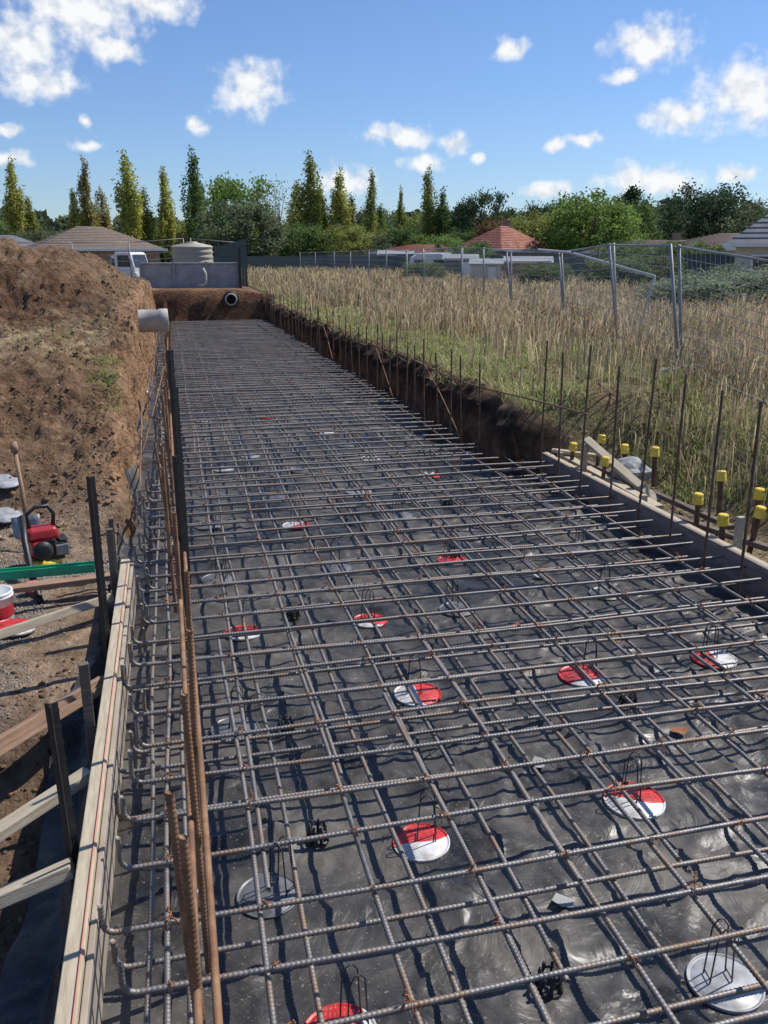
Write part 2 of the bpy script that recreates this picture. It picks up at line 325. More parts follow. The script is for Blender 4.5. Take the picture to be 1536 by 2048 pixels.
# ---------------------------------------------------------------- ribbed bars
def ribbed(name,L,r,mat,hook=0,seed=0,wob=.004,step=.005,n=7):
    R=np.random.default_rng(seed)
    rad=.045;arc=rad*math.pi/2
    ph=R.uniform(0,6,4)
    tot=L+(hook+.07 if hook else 0)
    s=np.arange(0,tot,step)
    if hook:
        x=np.where(s<hook,0,np.where(s<hook+arc,rad-rad*np.cos(np.clip((s-hook)/rad,0,math.pi/2)),rad+(s-hook-arc)))
        z=np.where(s<hook,hook+rad-s,np.where(s<hook+arc,rad-rad*np.sin(np.clip((s-hook)/rad,0,math.pi/2)),0))
    else: x=s;z=np.zeros_like(s)
    yy=wob*np.sin(x*1.3+ph[0])+wob*.6*np.sin(x*2.9+ph[1]);z=z+wob*.7*np.sin(x*1.7+ph[2])
    tx=np.gradient(x);tz=np.gradient(z);ln=np.hypot(tx,tz);tx/=ln;tz/=ln
    nX,nZ=-tz,tx
    i=np.arange(len(s));rr=r*np.where(i%3==0,1.17,.97)
    th=np.arange(n)*2*math.pi/n
    ct=np.cos(th)[None,:];st=np.sin(th)[None,:]
    sk=(.0035*ct)
    vx=x[:,None]+rr[:,None]*ct*nX[:,None]+sk*tx[:,None]
    vz=z[:,None]+rr[:,None]*ct*nZ[:,None]+sk*tz[:,None]
    vy=yy[:,None]+rr[:,None]*st
    V=np.stack([vx,vy,vz],-1).reshape(-1,3)
    a=np.arange(len(s)*n).reshape(len(s),n);b=np.roll(a,-1,1)
    Q=np.stack([a[:-1],a[1:],b[1:],b[:-1]],-1).reshape(-1,4)
    loops=np.concatenate([Q.ravel(),a[0][::-1],a[-1]]);st_=np.concatenate([np.arange(len(Q))*4,[len(Q)*4,len(Q)*4+n]])
    return npmesh(name,V,loops,st_,[mat],None,True)
RB=.0090
cross=[ribbed('reinforcing_bar',3.8,RB,M['steel'],hook=.06+.02*(k%3),seed=k,wob=.008) for k in range(6)]
cross2=[ribbed('reinforcing_bar',3.22,RB,M['steel'],hook=.07,seed=k+9,wob=.008,n=6) for k in range(4)]
longb=[ribbed('reinforcing_bar',8.6,RB,M['steel'],seed=k+20,wob=.008,n=6) for k in range(3)]
crossY=[];y=1.05
LC='long ribbed steel bar laid across the trench, tied to the mesh'
def crossbar(yy,z):
    xe=3.52 if yy<8 else np.interp(yy,[8,27],[3.06,2.82])
    me=(random.choice(cross) if yy<8 else random.choice(cross2))
    L=3.8 if yy<8 else 3.22
    o=link('reinforcing_bar',me,loc=(xe-L+rng.uniform(-.06,.05),yy,z+rng.uniform(0,.004)),rot=(0,0,rng.normal(0,.008)+.008))
    tag(o,LC,'steel bar','ribbed bars laid across the trench')
while y<27.4:
    yy=y+rng.normal(0,.02);crossY.append(yy);crossbar(yy,.010);y+=.258
y=2.7
while y<21:
    if rng.uniform()<(.75 if y<4.5 else .95): crossbar(y+rng.normal(0,.03),-.075)
    y+=.27
for yy in (1.72,2.25): crossbar(yy,-.08)
longX=[-.13,.17,.51,.85,1.18,1.53,1.87,2.21,2.55,2.89,3.23]
LB='long ribbed steel bar running along the trench under the cross bars'
for xi,x in enumerate(longX):
    ymax=8.2 if x>2.9 else 27.4
    off=random.uniform(-3.4,-.5) if xi not in (1,2,3,4) else [0,-4.2,-3.6,-5.0,-4.4][xi]
    ys_=off;j=0
    while ys_<ymax-1:
        yl=min(8.6,ymax-ys_)
        o=link('reinforcing_bar',random.choice(longb),loc=(x+(.028 if j%2 else 0)+rng.normal(0,.007),ys_,-.010),rot=(0,0,math.pi/2+rng.normal(0,.0018)))
        if yl<8.6:o.scale=(yl/8.6,1,1)
        tag(o,LB,'steel bar','ribbed bars running along the trench')
        ys_+=6.6;j+=1
for x in np.arange(.33,3.4,.34):
    for ys_ in ((2.6+rng.uniform(-.8,.6),10.9+rng.uniform(-.5,.6)) if x<2.9 else (-.6,)):
        o=link('reinforcing_bar',random.choice(longb),loc=(x+rng.normal(0,.02),ys_,-.095),rot=(0,0,math.pi/2+rng.normal(0,.003)));tag(o,'ribbed steel bar in the lower mesh layer along the trench','steel bar','ribbed bars running along the trench')
for k,(x,zz) in enumerate([(-.2,-.07),(-.07,-.09)]):
    for ys_ in (0,7.9,15.8):
        o=link('reinforcing_bar',longb[k],loc=(x,ys_,zz),rot=(0,0,math.pi/2));tag(o,'ribbed edge bar low beside the formwork','steel bar','ribbed bars running along the trench')
st=[ribbed('starter_bar',1.32,.0095,M['darkrust'],seed=40+k,wob=.003,n=6) for k in range(3)]
stl=[ribbed('starter_bar',1.0,.0105,M['rust'],seed=50+k,wob=.003,n=7) for k in range(3)]
lab_s='upright rusty ribbed starter bar standing at the slab edge'
def starter(x,y,me,z=-.14,tilt=.03,sc=1):
    o=link('starter_bar',me,loc=(x,y,z),rot=(rng.normal(0,tilt),-math.pi/2+rng.normal(0,tilt),rng.uniform(-.3,.3)))
    o.scale=(sc,1,1)
    tag(o,lab_s,'steel bar','upright rusty starter bars');return o
for y in np.arange(3.55,8.0,.46): starter(3.42+rng.normal(0,.015),y+rng.normal(0,.03),random.choice(st),sc=rng.uniform(.95,1.06))
y=8.5
while y<27.3:
    starter(np.interp(y,[8,27],[3.06,2.84])+rng.normal(0,.02),y,random.choice(st),sc=rng.uniform(.74,.86),tilt=.02);y+=.46 if y<14 else .6
for y in [1.62,1.81,2.25,2.73,3.25,3.97]: starter(-.03+rng.normal(0,.01),y,random.choice(stl),sc=rng.uniform(.93,1.0),tilt=.02)
y=4.6
while y<27: starter(-.08+rng.normal(0,.02),y,random.choice(stl),sc=rng.uniform(.7,.95),tilt=.04);y+=.55
def bentbar(pts,r,label,mat='rust',name='tie_rail'):
    P=[Vector(p) for p in pts];out=[]
    for i in range(len(P)-1):
        p0=P[max(i-1,0)];p1=P[i];p2=P[i+1];p3=P[min(i+2,len(P)-1)]
        for k in range(8):
            t=k/8;out.append(.5*((2*p1)+(p2-p0)*t+(2*p0-5*p1+4*p2-p3)*t*t+(3*p1-p0-3*p2+p3)*t**3))
    out.append(P[-1]);q=G();q.tube(out,r,7)
    o=link(name,q.mesh(name,[mat]));return tag(o,label,'steel bar','rusty rails tied to the starter bars')
bentbar([(-.005,.6,.34),(0,2.4,.36),(-.01,5,.33),(-.03,9,.36)],.011,'long rusty bar tied along the upright starters')
bentbar([(-.045,.9,.42),(-.04,3,.41),(-.05,6,.42),(-.07,12,.44)],.0105,'long rusty bar tied along the upright starters')
bentbar([(-.07,9.5,.4),(-.07,15,.5),(-.06,21,.45)],.010,'long rusty bar tied along the upright starters')
bentbar([(3.40,6.7,.68),(3.27,7.6,.67),(3.10,9.2,.63),(3.05,11.5,.66),(3.02,13.5,.64),(2.98,16,.68)],.0085,'sagging rusty bar tied to starters along the trench wall')
bentbar([(2.97,15.6,.69),(2.94,19,.64),(2.9,23,.66),(2.85,27,.6)],.0085,'sagging rusty bar tied to starters along the trench wall')
for (a,b) in [((3.1,9.2,.0),(3.02,10.6,.75)),((3.02,12,.02),(3.0,13.4,.8)),((2.98,16.5,.0),(2.95,17.8,.78)),((-.38,9,.0),(-.1,10.3,.75)),((-.36,7,-.1),(-.3,8.6,.85)),((-.36,12,.0),(-.2,13.0,.9))]:
    bentbar([a,tuple((Vector(a)+Vector(b))/2+Vector((.01,0,.02))),b],.007,'thin rusty bar leaning diagonally against the trench wall',name='diagonal_bar')['group']='diagonal bars at the trench walls'
def tie_mesh(seed):
    R=random.Random(seed);q=G()
    for a in (0,1):
        s=1 if a else -1
        pts=[(s*.016*math.cos(t),.016*math.cos(t),.004+.02*math.sin(t)) for t in np.linspace(-.3,3.4,8)]
        q.tube(pts,.0018,4)
    e=Vector((0,0,.024));pts=[e]
    for k in range(5):
        e=e+Vector((R.uniform(-.012,.012),R.uniform(-.012,.012),R.uniform(.0,.008)));pts.append(e)
    q.tube(pts,.0028,4);return q.mesh('wire_tie',['orust'])
ties=[tie_mesh(k) for k in range(4)]
cnt=0
for yy in crossY:
    if yy<1.3 or yy>8: continue
    for x in longX:
        if x<1.5*yy*.8 + .6 and random.random()<(.8 if yy<4.5 else .5) and cnt<240:
            o=link('wire_tie',random.choice(ties),loc=(x+.004,yy,.008),rot=(0,0,random.uniform(0,6)),scale=[random.uniform(.8,1.3)]*3)
            tag(o,'twisted rusty tie wire knot where two bars cross','wire tie','rusty tie wires at bar crossings');cnt+=1
# ---------------------------------------------------------------- lids and chairs
def lidmesh(mat):
    q=G();r=.118
    prof=[(0,.003),(r*.86,.003),(r*.89,.0),(r*.94,.0),(r*.96,.005),(r,.005),(r*1.005,.002),(r*1.0,-.006)]
    q.lathe(prof,40,0);return q.mesh('paint_tin_lid',[mat])
LM={k:lidmesh(k) for k in('lid_redwhite','lid_red','lid_grey','lid_white')}
def chairmesh():
    q=G()
    for a in (0,1):
        s=.030
        def P(x,z): return (x,(.022 if a else -.022),z)
        pts=[P(-s-.006,0),P(-s,.10),P(-s*.85,.175),P(-s*.3,.20),P(s*.3,.20),P(s*.85,.175),P(s,.10),P(s+.006,0)]
        q.tube(pts,.0026,6)
    q.tube([(-.035,-.024,.012),(-.035,.024,.012)],.0026,6);q.tube([(.035,-.024,.012),(.035,.024,.012)],.0026,6)
    return q.mesh('wire_bar_chair',['black'])
CH=chairmesh()
def memz(x,y,f=np.median):
    j=int(np.argmin(np.abs(ysm-y)));k=int(np.clip((x-x0[j])/(x1[j]-x0[j])*(sN-1),0,sN-1));return float(f(MZ[max(0,j-4):j+5,max(0,k-4):k+5]))
lids=[(1.548,1.872,'lid_white',0),(.338,1.95,'lid_red',1.3),(.808,2.737,'lid_redwhite',.15),(1.734,2.777,'lid_redwhite',-.3),(1.11,3.87,'lid_redwhite',-1.4),(2.013,3.837,'lid_red',.3),(2.825,3.86,'lid_redwhite',1.5),
(1.079,4.85,'lid_red',-.4),(.297,4.82,'lid_red',.2),(.20,2.584,'lid_grey',0),(.17,3.72,'lid_grey',1),(1.91,5.77,'lid_red',.4),(1.66,4.89,'lid_grey',0),(2.7,4.9,'lid_grey',0),(2.9,5.8,'lid_grey',2),
(.2,5.75,'lid_grey',0),(1.05,5.8,'lid_grey',0)]
cols4=[.25,1.1,1.95,2.8]
for r in range(8):
    for c in cols4:
        if rng.uniform()<.28: continue
        lids.append((c+rng.normal(0,.15),6.8+r*1.02+rng.normal(0,.16),random.choice(['lid_grey','lid_grey','lid_grey','lid_red','lid_redwhite','lid_white']),rng.uniform(0,6)))
LL={'lid_redwhite':'red and white printed paint tin lid on black plastic','lid_red':'mostly red paint tin lid on black plastic','lid_grey':'dusty bare metal tin lid on black plastic','lid_white':'pale blank tin lid on black plastic'}
mem=bpy.data.objects['plastic_membrane'].data
mz=MZ.copy()
for k,(x,y,m,a) in enumerate(lids):
    z=memz(x,y);rr=np.hypot(MX-x,MY-y)
    kk=sm(1-(rr-.11)/.12);mz=mz*(1-kk)+(z)*kk
co=np.stack([MX,MY,mz],-1).reshape(-1,3).astype(np.float32);mem.vertices.foreach_set('co',co.ravel());mem.update()
for k,(x,y,m,a) in enumerate(lids):
    z=memz(x,y)+.007
    o=link('paint_tin_lid',LM[m],loc=(x,y,z),rot=(rng.normal(0,.02),rng.normal(0,.02),a),scale=[rng.uniform(.92,1.06)]*3);tag(o,LL[m],'tin lid','tin lids under the bar chairs')
    if y<9:
        o=link('wire_bar_chair',CH,loc=(x+rng.normal(0,.02),y+.02,z+.004),rot=(0,0,rng.uniform(-.9,.9)));tag(o,'black bent wire bar chair standing on a tin lid','bar chair','wire bar chairs holding the mesh')
def pch():
    q=G()
    q.lathe([(.045,0),(.048,.006),(.04,.012),(.035,.012),(.035,.006)],16)
    for k in range(7):
        a=k*math.pi*2/7;q.tube([(.042*math.cos(a),.042*math.sin(a),.008),(.034*math.cos(a),.034*math.sin(a),.04),(.03*math.cos(a),.03*math.sin(a),.075)],[.007,.006,.006],5)
    q.lathe([(.036,.045),(.036,.055),(.024,.055)],16)
    return q.mesh('plastic_bar_chair',['black'])
PC=pch()
for x,y in [(.42,2.85),(.40,3.66),(1.0,1.98),(1.95,5.85),(.62,5.0),(2.1,3.5),(2.3,7.1)]:
    o=link('plastic_bar_chair',PC,loc=(x,y,memz(x,y)),rot=(.05,.03,rng.uniform(0,3)));tag(o,'small black plastic bar chair on the membrane','bar chair','black plastic bar chairs')
for x,y,m in [(1.9,4.5,'orust'),(2.4,4.2,'orust'),(2.2,3.2,'orust'),(1.45,3.1,'concrete'),(1.2,2.3,'concrete'),(2.4,5.3,'concrete')]:
    q=G();q.add([(-.03,-.02,0),(.03,-.025,.004),(.035,.02,.01),(0,.03,.003),(-.03,.015,.0)],[(0,1,2,3,4)])
    o=link('paper_scrap',q.mesh('paper_scrap',[m]),loc=(x,y,memz(x,y)+.016),rot=(0,0,rng.uniform(0,6)),scale=[1.1]*3);tag(o,'small torn scrap lying on the black membrane','scrap','scraps on the membrane')

# ---------------------------------------------------------------- formwork & timber
def plank(name,p1,p2,w,t,mat,label,cat='timber',roll=0,group=None,bev=.004):
    p1=Vector(p1);p2=Vector(p2);d=p2-p1;L=d.length
    q=G();q.box((L/2,0,0),(L,w,t));me=q.mesh(name,[mat])
    o=link(name,me);X_=d.normalized();Y_=Vector((0,0,1)).cross(X_).normalized();Z_=X_.cross(Y_)
    m=Matrix((X_,Y_,Z_)).transposed().to_4x4();o.matrix_world=Matrix.Translation(p1)@m@Matrix.Rotation(roll,4,'X')
    bevel(o,bev)
    if label: tag(o,label,cat,group)
    return o
f=plank('formwork_board',(-.345,.3,-.055),(-.345,5.55,-.055),.020,.25,'ply','long plywood formwork board with a pink string line','formwork')
f2=plank('top_rail',(-.3855,.3,.050),(-.3855,5.56,.050),.056,.09,'timber',None);f2.parent=f;f2.matrix_parent_inverse=f.matrix_world.inverted()
q=G();q.tube([(-.366,.3,.099),(-.366,5.5,.098)],.0028,5);s=link('string_line',q.mesh('string_line',['pinkline']));s.parent=f;s.matrix_parent_inverse=f.matrix_world.inverted()
f=plank('formwork_board',(3.62,2.6,-.06),(3.56,7.95,-.06),.028,.26,'ply_dark','weathered plywood formwork board along the slab edge','formwork')
f2=plank('top_rail',(3.665,2.6,.03),(3.60,7.97,.03),.05,.075,'timber',None);f2.parent=f;f2.matrix_parent_inverse=f.matrix_world.inverted()
plank('timber_brace',(-.42,3.98,.0),(-1.35,3.12,-.12),.14,.04,'timber_brown','reddish brown timber plank bracing the formwork',roll=.5)
plank('timber_brace',(-.43,3.98,.035),(-1.35,3.08,-.07),.045,.04,'timber_brown','narrow reddish timber lying on the brace plank',roll=.3)
plank('timber_brace',(-.43,3.2,.02),(-1.25,2.66,-.17),.085,.04,'timber','pale timber brace propping the formwork',roll=.2)
plank('timber_brace',(-.44,2.62,.03),(-1.25,2.5,-.15),.10,.045,'timber','pale timber brace propping the formwork',roll=.35)
plank('timber_brace',(-.45,5.12,.01),(-1.35,4.62,-.05),.05,.05,'timber','thin pale timber brace beside the gravel',roll=.3)
plank('timber_brace',(-.42,5.52,.0),(-1.5,5.42,-.02),.08,.035,'timber_brown','pinkish sawn timber lying on the gravel')
q=G()
q.box((.35,0,.0),(.95,.065,.010));q.box((.35,.032,.026),(.95,.007,.055));q.box((.35,-.032,.026),(.95,.007,.055))
o=link('green_channel',q.mesh('green_channel',['green']),loc=(-1.42,5.78,-.05),rot=(0,-.02,-.03));tag(o,'green painted steel channel lying on the gravel','steel channel')
def picket(x,y,z0,L,tilt=(0,0),label='black steel star picket driven beside the formwork',name='star_picket',col='black'):
    q=G()
    for k in range(3):
        a=k*2.0944+.5;c=Vector((.011*math.cos(a),.011*math.sin(a),L/2));q.box(c,(.024,.005,L),0,(0,0,a))
    for i in range(int(L/.06)):
        q.box((.012*math.cos(.5),.012*math.sin(.5),.05+i*.06),(.025,.0065,.010),0,(0,0,.5))
    o=link(name,q.mesh(name,[col]),loc=(x,y,z0),rot=(tilt[0],tilt[1],0));tag(o,label,'star picket','black steel pickets at the slab edge');return o
picket(-.435,4.38,-.28,1.22);picket(-.44,2.70,-.38,.98,(0,-.02))
picket(-.0,5.6,-.14,1.56,(.0,-.01),'tall black steel picket standing inside the slab edge');picket(.0,5.95,-.14,1.28,(0,.0),'tall black steel picket standing inside the slab edge');picket(-.02,4.9,-.14,1.05,(.02,0),'tall black steel picket standing inside the slab edge')
def stake(x,y,z0,L,w,mat,label,tilt=(0,0)):
    q=G();q.box((0,0,L/2),(w,w*.75,L));q.box((0,0,-.04),(w*.5,w*.4,.08))
    o=link('timber_stake',q.mesh('timber_stake',[mat]),loc=(x,y,z0),rot=(tilt[0],tilt[1],.2));bevel(o,.003);tag(o,label,'stake','timber stakes');return o
stake(-.445,3.47,-.35,.72,.04,'timber_dark','weathered dark timber stake beside the formwork')
stake(-.45,5.35,-.15,.52,.04,'timber_dark','weathered dark timber stake beside the formwork')
stake(-.46,5.65,-.15,.50,.03,'timber_dark','weathered dark timber stake beside the formwork')
stake(3.70,4.95,-.15,.42,.05,'timber','pale timber stake outside the formwork');stake(3.69,6.2,-.15,.24,.06,'timber','pale timber stake outside the formwork')
stake(3.69,7.3,-.15,.44,.055,'timber','pale timber stake outside the formwork');stake(3.66,7.75,-.15,.26,.05,'timber','pale timber stake outside the formwork')
stake(4.0,6.9,-.15,.3,.05,'timber','pale timber stake outside the formwork')
plank('loose_timber',(3.78,7.95,.03),(3.78,6.1,.0),.09,.04,'timber','pale loose timber lying outside the formwork')
plank('loose_timber',(3.66,7.95,.085),(4.15,7.6,.06),.07,.035,'timber','pale loose timber lying outside the formwork')
plank('loose_timber',(3.72,7.35,.32),(3.98,6.45,-.06),.08,.04,'timber','pale timber leaning against a stake',roll=.3)
plank('loose_timber',(3.9,7.7,.01),(4.12,5.6,-.04),.06,.04,'timber_dark','weathered loose timber lying in the grass')
plank('loose_timber',(3.72,6.0,.0),(4.0,5.0,.0),.07,.04,'timber_dark','weathered loose timber lying in the grass')
def capped():
    q=G()
    for k in range(3):
        a=k*2.0944+.5;q.box((.011*math.cos(a),.011*math.sin(a),.15),(.024,.006,.30),0,(0,0,a))
    a=q.mesh('peg',['darkrust'])
    q=G();q.lathe([(0,.085),(.030,.085),(.038,.077),(.039,.045),(.041,.043),(.041,.004),(.030,0),(.028,.03)],8,smooth=False);b=q.mesh('safety_cap',['yellow']);return a,b
pa,pb=capped()
for x,y,zt in [(3.76,7.7,.19),(3.74,7.0,.2),(3.92,7.47,.3),(4.05,6.65,.35),(3.76,5.54,.25),(4.09,5.73,.35),(3.73,5.16,.2),(3.96,5.15,.25),(4.16,5.4,.3),(4.1,7.25,.25)]:
    ti=(rng.normal(0,.08),rng.normal(0,.08),rng.uniform(0,3))
    o=link('steel_peg',pa,loc=(x,y,zt-.33),rot=ti);tag(o,'rusty steel peg with a yellow plastic safety cap','steel peg','capped steel pegs outside the formwork')
    c=link('safety_cap',pb,parent=o,loc=(0,0,.27))
# ---------------------------------------------------------------- petrol tool, buckets, spool, lids
eng=bpy.data.objects.new('petrol_engine',None);COL.objects.link(eng);eng.location=(-.98,6.2,-.11);eng.rotation_euler=(0,0,.35);eng.scale=(1.22,1.22,1.22);tag(eng,'small red petrol engine tool with black handle resting on dirt','petrol engine')
def part(q,name,mats,par,bev=None,**k):
    o=link(name,q.mesh(name,mats),parent=par,**k)
    if bev: bevel(o,bev,3)
    return o
q=G();q.box((0,0,.19),(.19,.15,.07),0,taper=.82);q.box((-.03,-.03,.11),(.09,.13,.09));part(q,'engine_cover',['red'],eng,.02)
q=G();q.box((.03,0,.08),(.15,.13,.10))
for k in range(6): q.box((.11,0,.05+k*.018),(.05,.12,.007))
q.lathe([(.0,0),(.055,0),(.055,.02),(.035,.035),(0,.035)],20,mtx=Matrix.Translation((-.02,-.10,.11))@Matrix.Rotation(math.pi/2,4,'X'));part(q,'cylinder_block',['black'],eng,.004)
q=G();q.box((-.03,.02,.03),(.14,.12,.055));part(q,'fuel_tank',['red'],eng,.015)
q=G();q.box((.09,-.05,.09),(.07,.07,.06));q.tube([(.12,-.05,.09),(.15,-.06,.09)],.01,8);part(q,'muffler',['grey'],eng,.008)
q=G();q.tube([(-.06,0,.22),(-.07,0,.30),(-.02,0,.34),(.05,0,.34),(.08,0,.29),(.07,0,.22)],.012,8);part(q,'handle',['black'],eng)
q=G();q.tube([(-.09,0,.30),(-.11,-.1,.18),(-.13,-.3,.04),(-.16,-.6,.0)],.018,8);part(q,'drive_shaft',['black'],eng)
q=G();q.lathe([(0,0),(.09,0),(.095,.02),(.08,.035),(0,.04)],18);part(q,'base_plate',['yellow'],eng)
sh=bpy.data.objects.new('shovel',None);COL.objects.link(sh);sh.location=(-1.12,6.55,-.1);sh.rotation_euler=(-.35,-.10,0);tag(sh,'worn shovel with wooden handle leaning on the dirt bank','shovel')
q=G();q.tube([(0,0,.2),(.005,0,.45),(0,0,.72)],[.017,.016,.015],10);q.tube([(0,0,.72),(0,0,.8)],[.03,.024],10);part(q,'handle',['timber_brown'],sh)
q=G()
vs=[]
for i in range(6):
    for j in range(5):
        u=(j/4-.5);v=i/5;w=.2*(1-.75*max(0,(.4-v))/.4*abs(u)*2) if v<.4 else .2
        vs.append((u*w,.02*math.cos(u*3)-.02,.24*v+(abs(u)*.08*(1-v/.4) if v<.4 else 0)))
fs=[(i*5+j,i*5+j+1,(i+1)*5+j+1,(i+1)*5+j) for i in range(5) for j in range(4)]
q.add(vs,fs,0,True);o=part(q,'blade',['grey'],sh);sm_=o.modifiers.new('s','SOLIDIFY');sm_.thickness=.004
def bucket(x,y,z,r,h,label):
    b=bpy.data.objects.new('paint_bucket',None);COL.objects.link(b);b.location=(x,y,z);tag(b,label,'bucket')
    q=G();q.lathe([(0,0),(r*.88,0),(r*.9,.005),(r*.98,h*.9),(r*1.05,h*.9),(r*1.05,h*.93),(r,h*.94),(r,h)],28);part(q,'body',['white'],b)
    q=G();q.lathe([(r*.922,h*.25),(r*.925,h*.26),(r*.955,h*.62),(r*.95,h*.63)],28);part(q,'label_band',['red'],b,scale=(1.006,1.006,1))
    q=G();q.lathe([(r*1.03,h+.001),(r*1.03,h+.012),(r*.9,h+.012),(r*.86,h+.004),(0,h+.004)],28);part(q,'lid',['white'],b)
bucket(-1.12,5.2,-.12,.10,.19,'white paint bucket with a red band beside timber')
bucket(-1.38,5.3,-.12,.10,.19,'white paint bucket with a red band beside timber')
for x,y in [(-1.40,7.45),(-1.37,7.15)]:
    o=link('paint_tin_lid',LM['lid_white'],loc=(x,y,float(H(x,y))+.05),rot=(.25,.1,0));tag(o,'pale tin lid discarded on the dirt bank','tin lid')
o=link('paint_tin_lid',LM['lid_redwhite'],loc=(-1.0,5.02,-.085),rot=(.1,.05,1));tag(o,'red and white tin lid leaning near a bucket','tin lid')
q=G();q.lathe([(.02,0),(.045,0),(.045,.008),(.03,.01),(.03,.04),(.045,.042),(.045,.05),(.02,.05),(.02,0)],20)
o=link('string_spool',q.mesh('string_spool',[pm('pink_string',[(.3,(.6,.1,.16)),(.7,(.75,.18,.25))],scale=30,rough=.7)]),loc=(-.98,5.62,-.09));tag(o,'pink builder string spool on the gravel','string spool')
# ---------------------------------------------------------------- pipes
q=G();r=.165
q.lathe([(r,0),(r,.30),(r*1.07,.31),(r*1.07,.42),(r*1.03,.43),(r*.88,.43),(r*.85,.40),(r*.85,0),(r,0)],36)
o=link('concrete_pipe',q.mesh('concrete_pipe',['pipe']),loc=(-.46,13.7,1.02),rot=(math.pi/2,0,math.pi/2+.05));tag(o,'pale concrete pipe stub sticking out of the trench wall','pipe')
q=G();r=.2
q.lathe([(r,0),(r,.5),(r*1.2,.52),(r*1.2,.62),(r*.82,.62),(r*.80,.0)],30)
o=link('black_pipe',q.mesh('black_pipe',['black']),loc=(1.83,28.35,.62),rot=(math.pi/2,0,0.05));tag(o,'black drainage pipe end in the far trench wall','pipe')
q=G();q.lathe([(.19,0),(.19,.02),(.14,.02)],30);o2=link('pipe_rim',q.mesh('pipe_rim',['pipe']),parent=o,loc=(0,0,.622))
w=bpy.data.objects.new('concrete_retaining_wall',None);COL.objects.link(w);w.location=(.75,30.4,.75);tag(w,'low grey concrete panel wall with steel end posts','wall')
for i in range(3):
    q=G();q.box((-1.05+i*1.05,0,.44),(1.03,.12,.88));part(q,'wall_slab',['concrete'],w,.01)
for i in range(4):
    q=G();q.box((-1.575+i*1.05,-.02,.47),(.07,.2,.98));part(q,'post',['galv'],w)
q=G();q.box((0,-.0,.905),(3.2,.2,.05));part(q,'coping',['concrete'],w,.01)
q=G();q.tube([(.95,29.9,.95),(1.15,29.9,.98),(1.22,29.9,1.08),(1.22,29.9,1.35),(1.15,29.95,1.5)],.045,12);o=link('plastic_pipe',q.mesh('plastic_pipe',['pipe']));tag(o,'pale plastic pipe with an elbow beside the concrete wall','pipe')
q=G();q.box((0,0,.75),(.09,.09,1.5));q.box((0,0,1.5),(.13,.13,.02));o=link('steel_column',q.mesh('steel_column',['black']),loc=(2.36,30.2,.6));tag(o,'black steel column at the end of the concrete wall','column')
scn=bpy.data.objects.new('slatted_screen',None);COL.objects.link(scn);scn.location=(1.9,33,.8);tag(scn,'dark slatted metal screen behind the concrete wall','screen')
for k in range(11):
    q=G();q.box((0,0,.7+k*.012),(.095,.03,1.38+k*.03));part(q,'slat',['darkfence'],scn,loc=(k*.105-.15,0,0))
tk=bpy.data.objects.new('water_tank',None);COL.objects.link(tk);tk.location=(.98,34.5,.75);tag(tk,'round beige ribbed water tank','water tank')
q=G();pr=[]
for k in range(33): pr.append((.74+.02*math.cos(k*math.pi/2),k*.045))
q.lathe([(0,0)]+pr,36);part(q,'body',['tank'],tk)
q=G();q.lathe([(.76,1.44),(.7,1.5),(.2,1.6),(.2,1.63),(0,1.64)],36);part(q,'lid',['tank'],tk)
tr=bpy.data.objects.new('flatbed_truck',None);COL.objects.link(tr);tr.location=(-2.0,44,.5);tr.rotation_euler=(0,0,-.6);tag(tr,'small white flatbed truck parked behind the dirt mound','truck')
q=G()
prof=[(0,.35),(1.05,.35),(1.1,.8),(.92,1.45),(.8,1.52),(.05,1.52),(0,1.4)]
vs=[(x,-.6,z) for x,z in prof]+[(x,.6,z) for x,z in prof];n_=len(prof)
q.add(vs,[tuple(range(n_)),tuple(range(2*n_-1,n_-1,-1))]+[(i,i+n_,(i+1)%n_+n_,(i+1)%n_) for i in range(n_)]);part(q,'cab',['white'],tr,.05)
q=G();q.add([(1.1,-.52,.84),(1.1,.52,.84),(.945,.48,1.4),(.945,-.48,1.4)],[(0,1,2,3)],mtx=Matrix.Translation((.012,0,0)));part(q,'windscreen',['glass'],tr)
for s_ in(-1,1):
    q=G();q.add([(.2,s_*.606,.86),(.9,s_*.606,.86),(.8,s_*.606,1.38),(.2,s_*.606,1.38)],[(0,1,2,3)]);part(q,'window',['glass'],tr)
    q=G();q.box((1.10,s_*.42,.55),(.04,.2,.12));part(q,'headlight',['white'],tr,.01)
    q=G();q.box((.98,s_*.72,1.1),(.05,.1,.22));part(q,'mirror',['black'],tr,.01)
    for xx in(.6,-1.6):
        q=G();q.lathe([(0,0),(.14,.0),(.16,.02),(.27,.02),(.28,.05),(.28,.14),(.26,.17),(0,.17)],20,mtx=Matrix.Translation((xx,s_*.52+(.08 if s_<0 else -.08),.28))@Matrix.Rotation(math.pi/2,4,'X'));part(q,'wheel',['tyre'],tr)
q=G();q.box((-1.25,0,.55),(2.3,1.3,.1));q.box((-1.25,.63,.72),(2.3,.04,.28));q.box((-1.25,-.63,.72),(2.3,.04,.28));q.box((-.12,0,.95),(.06,1.3,.8));part(q,'tray',['galv'],tr,.01)
q=G();q.box((1.12,0,.36),(.08,1.2,.16));part(q,'bumper',['grey'],tr,.01)

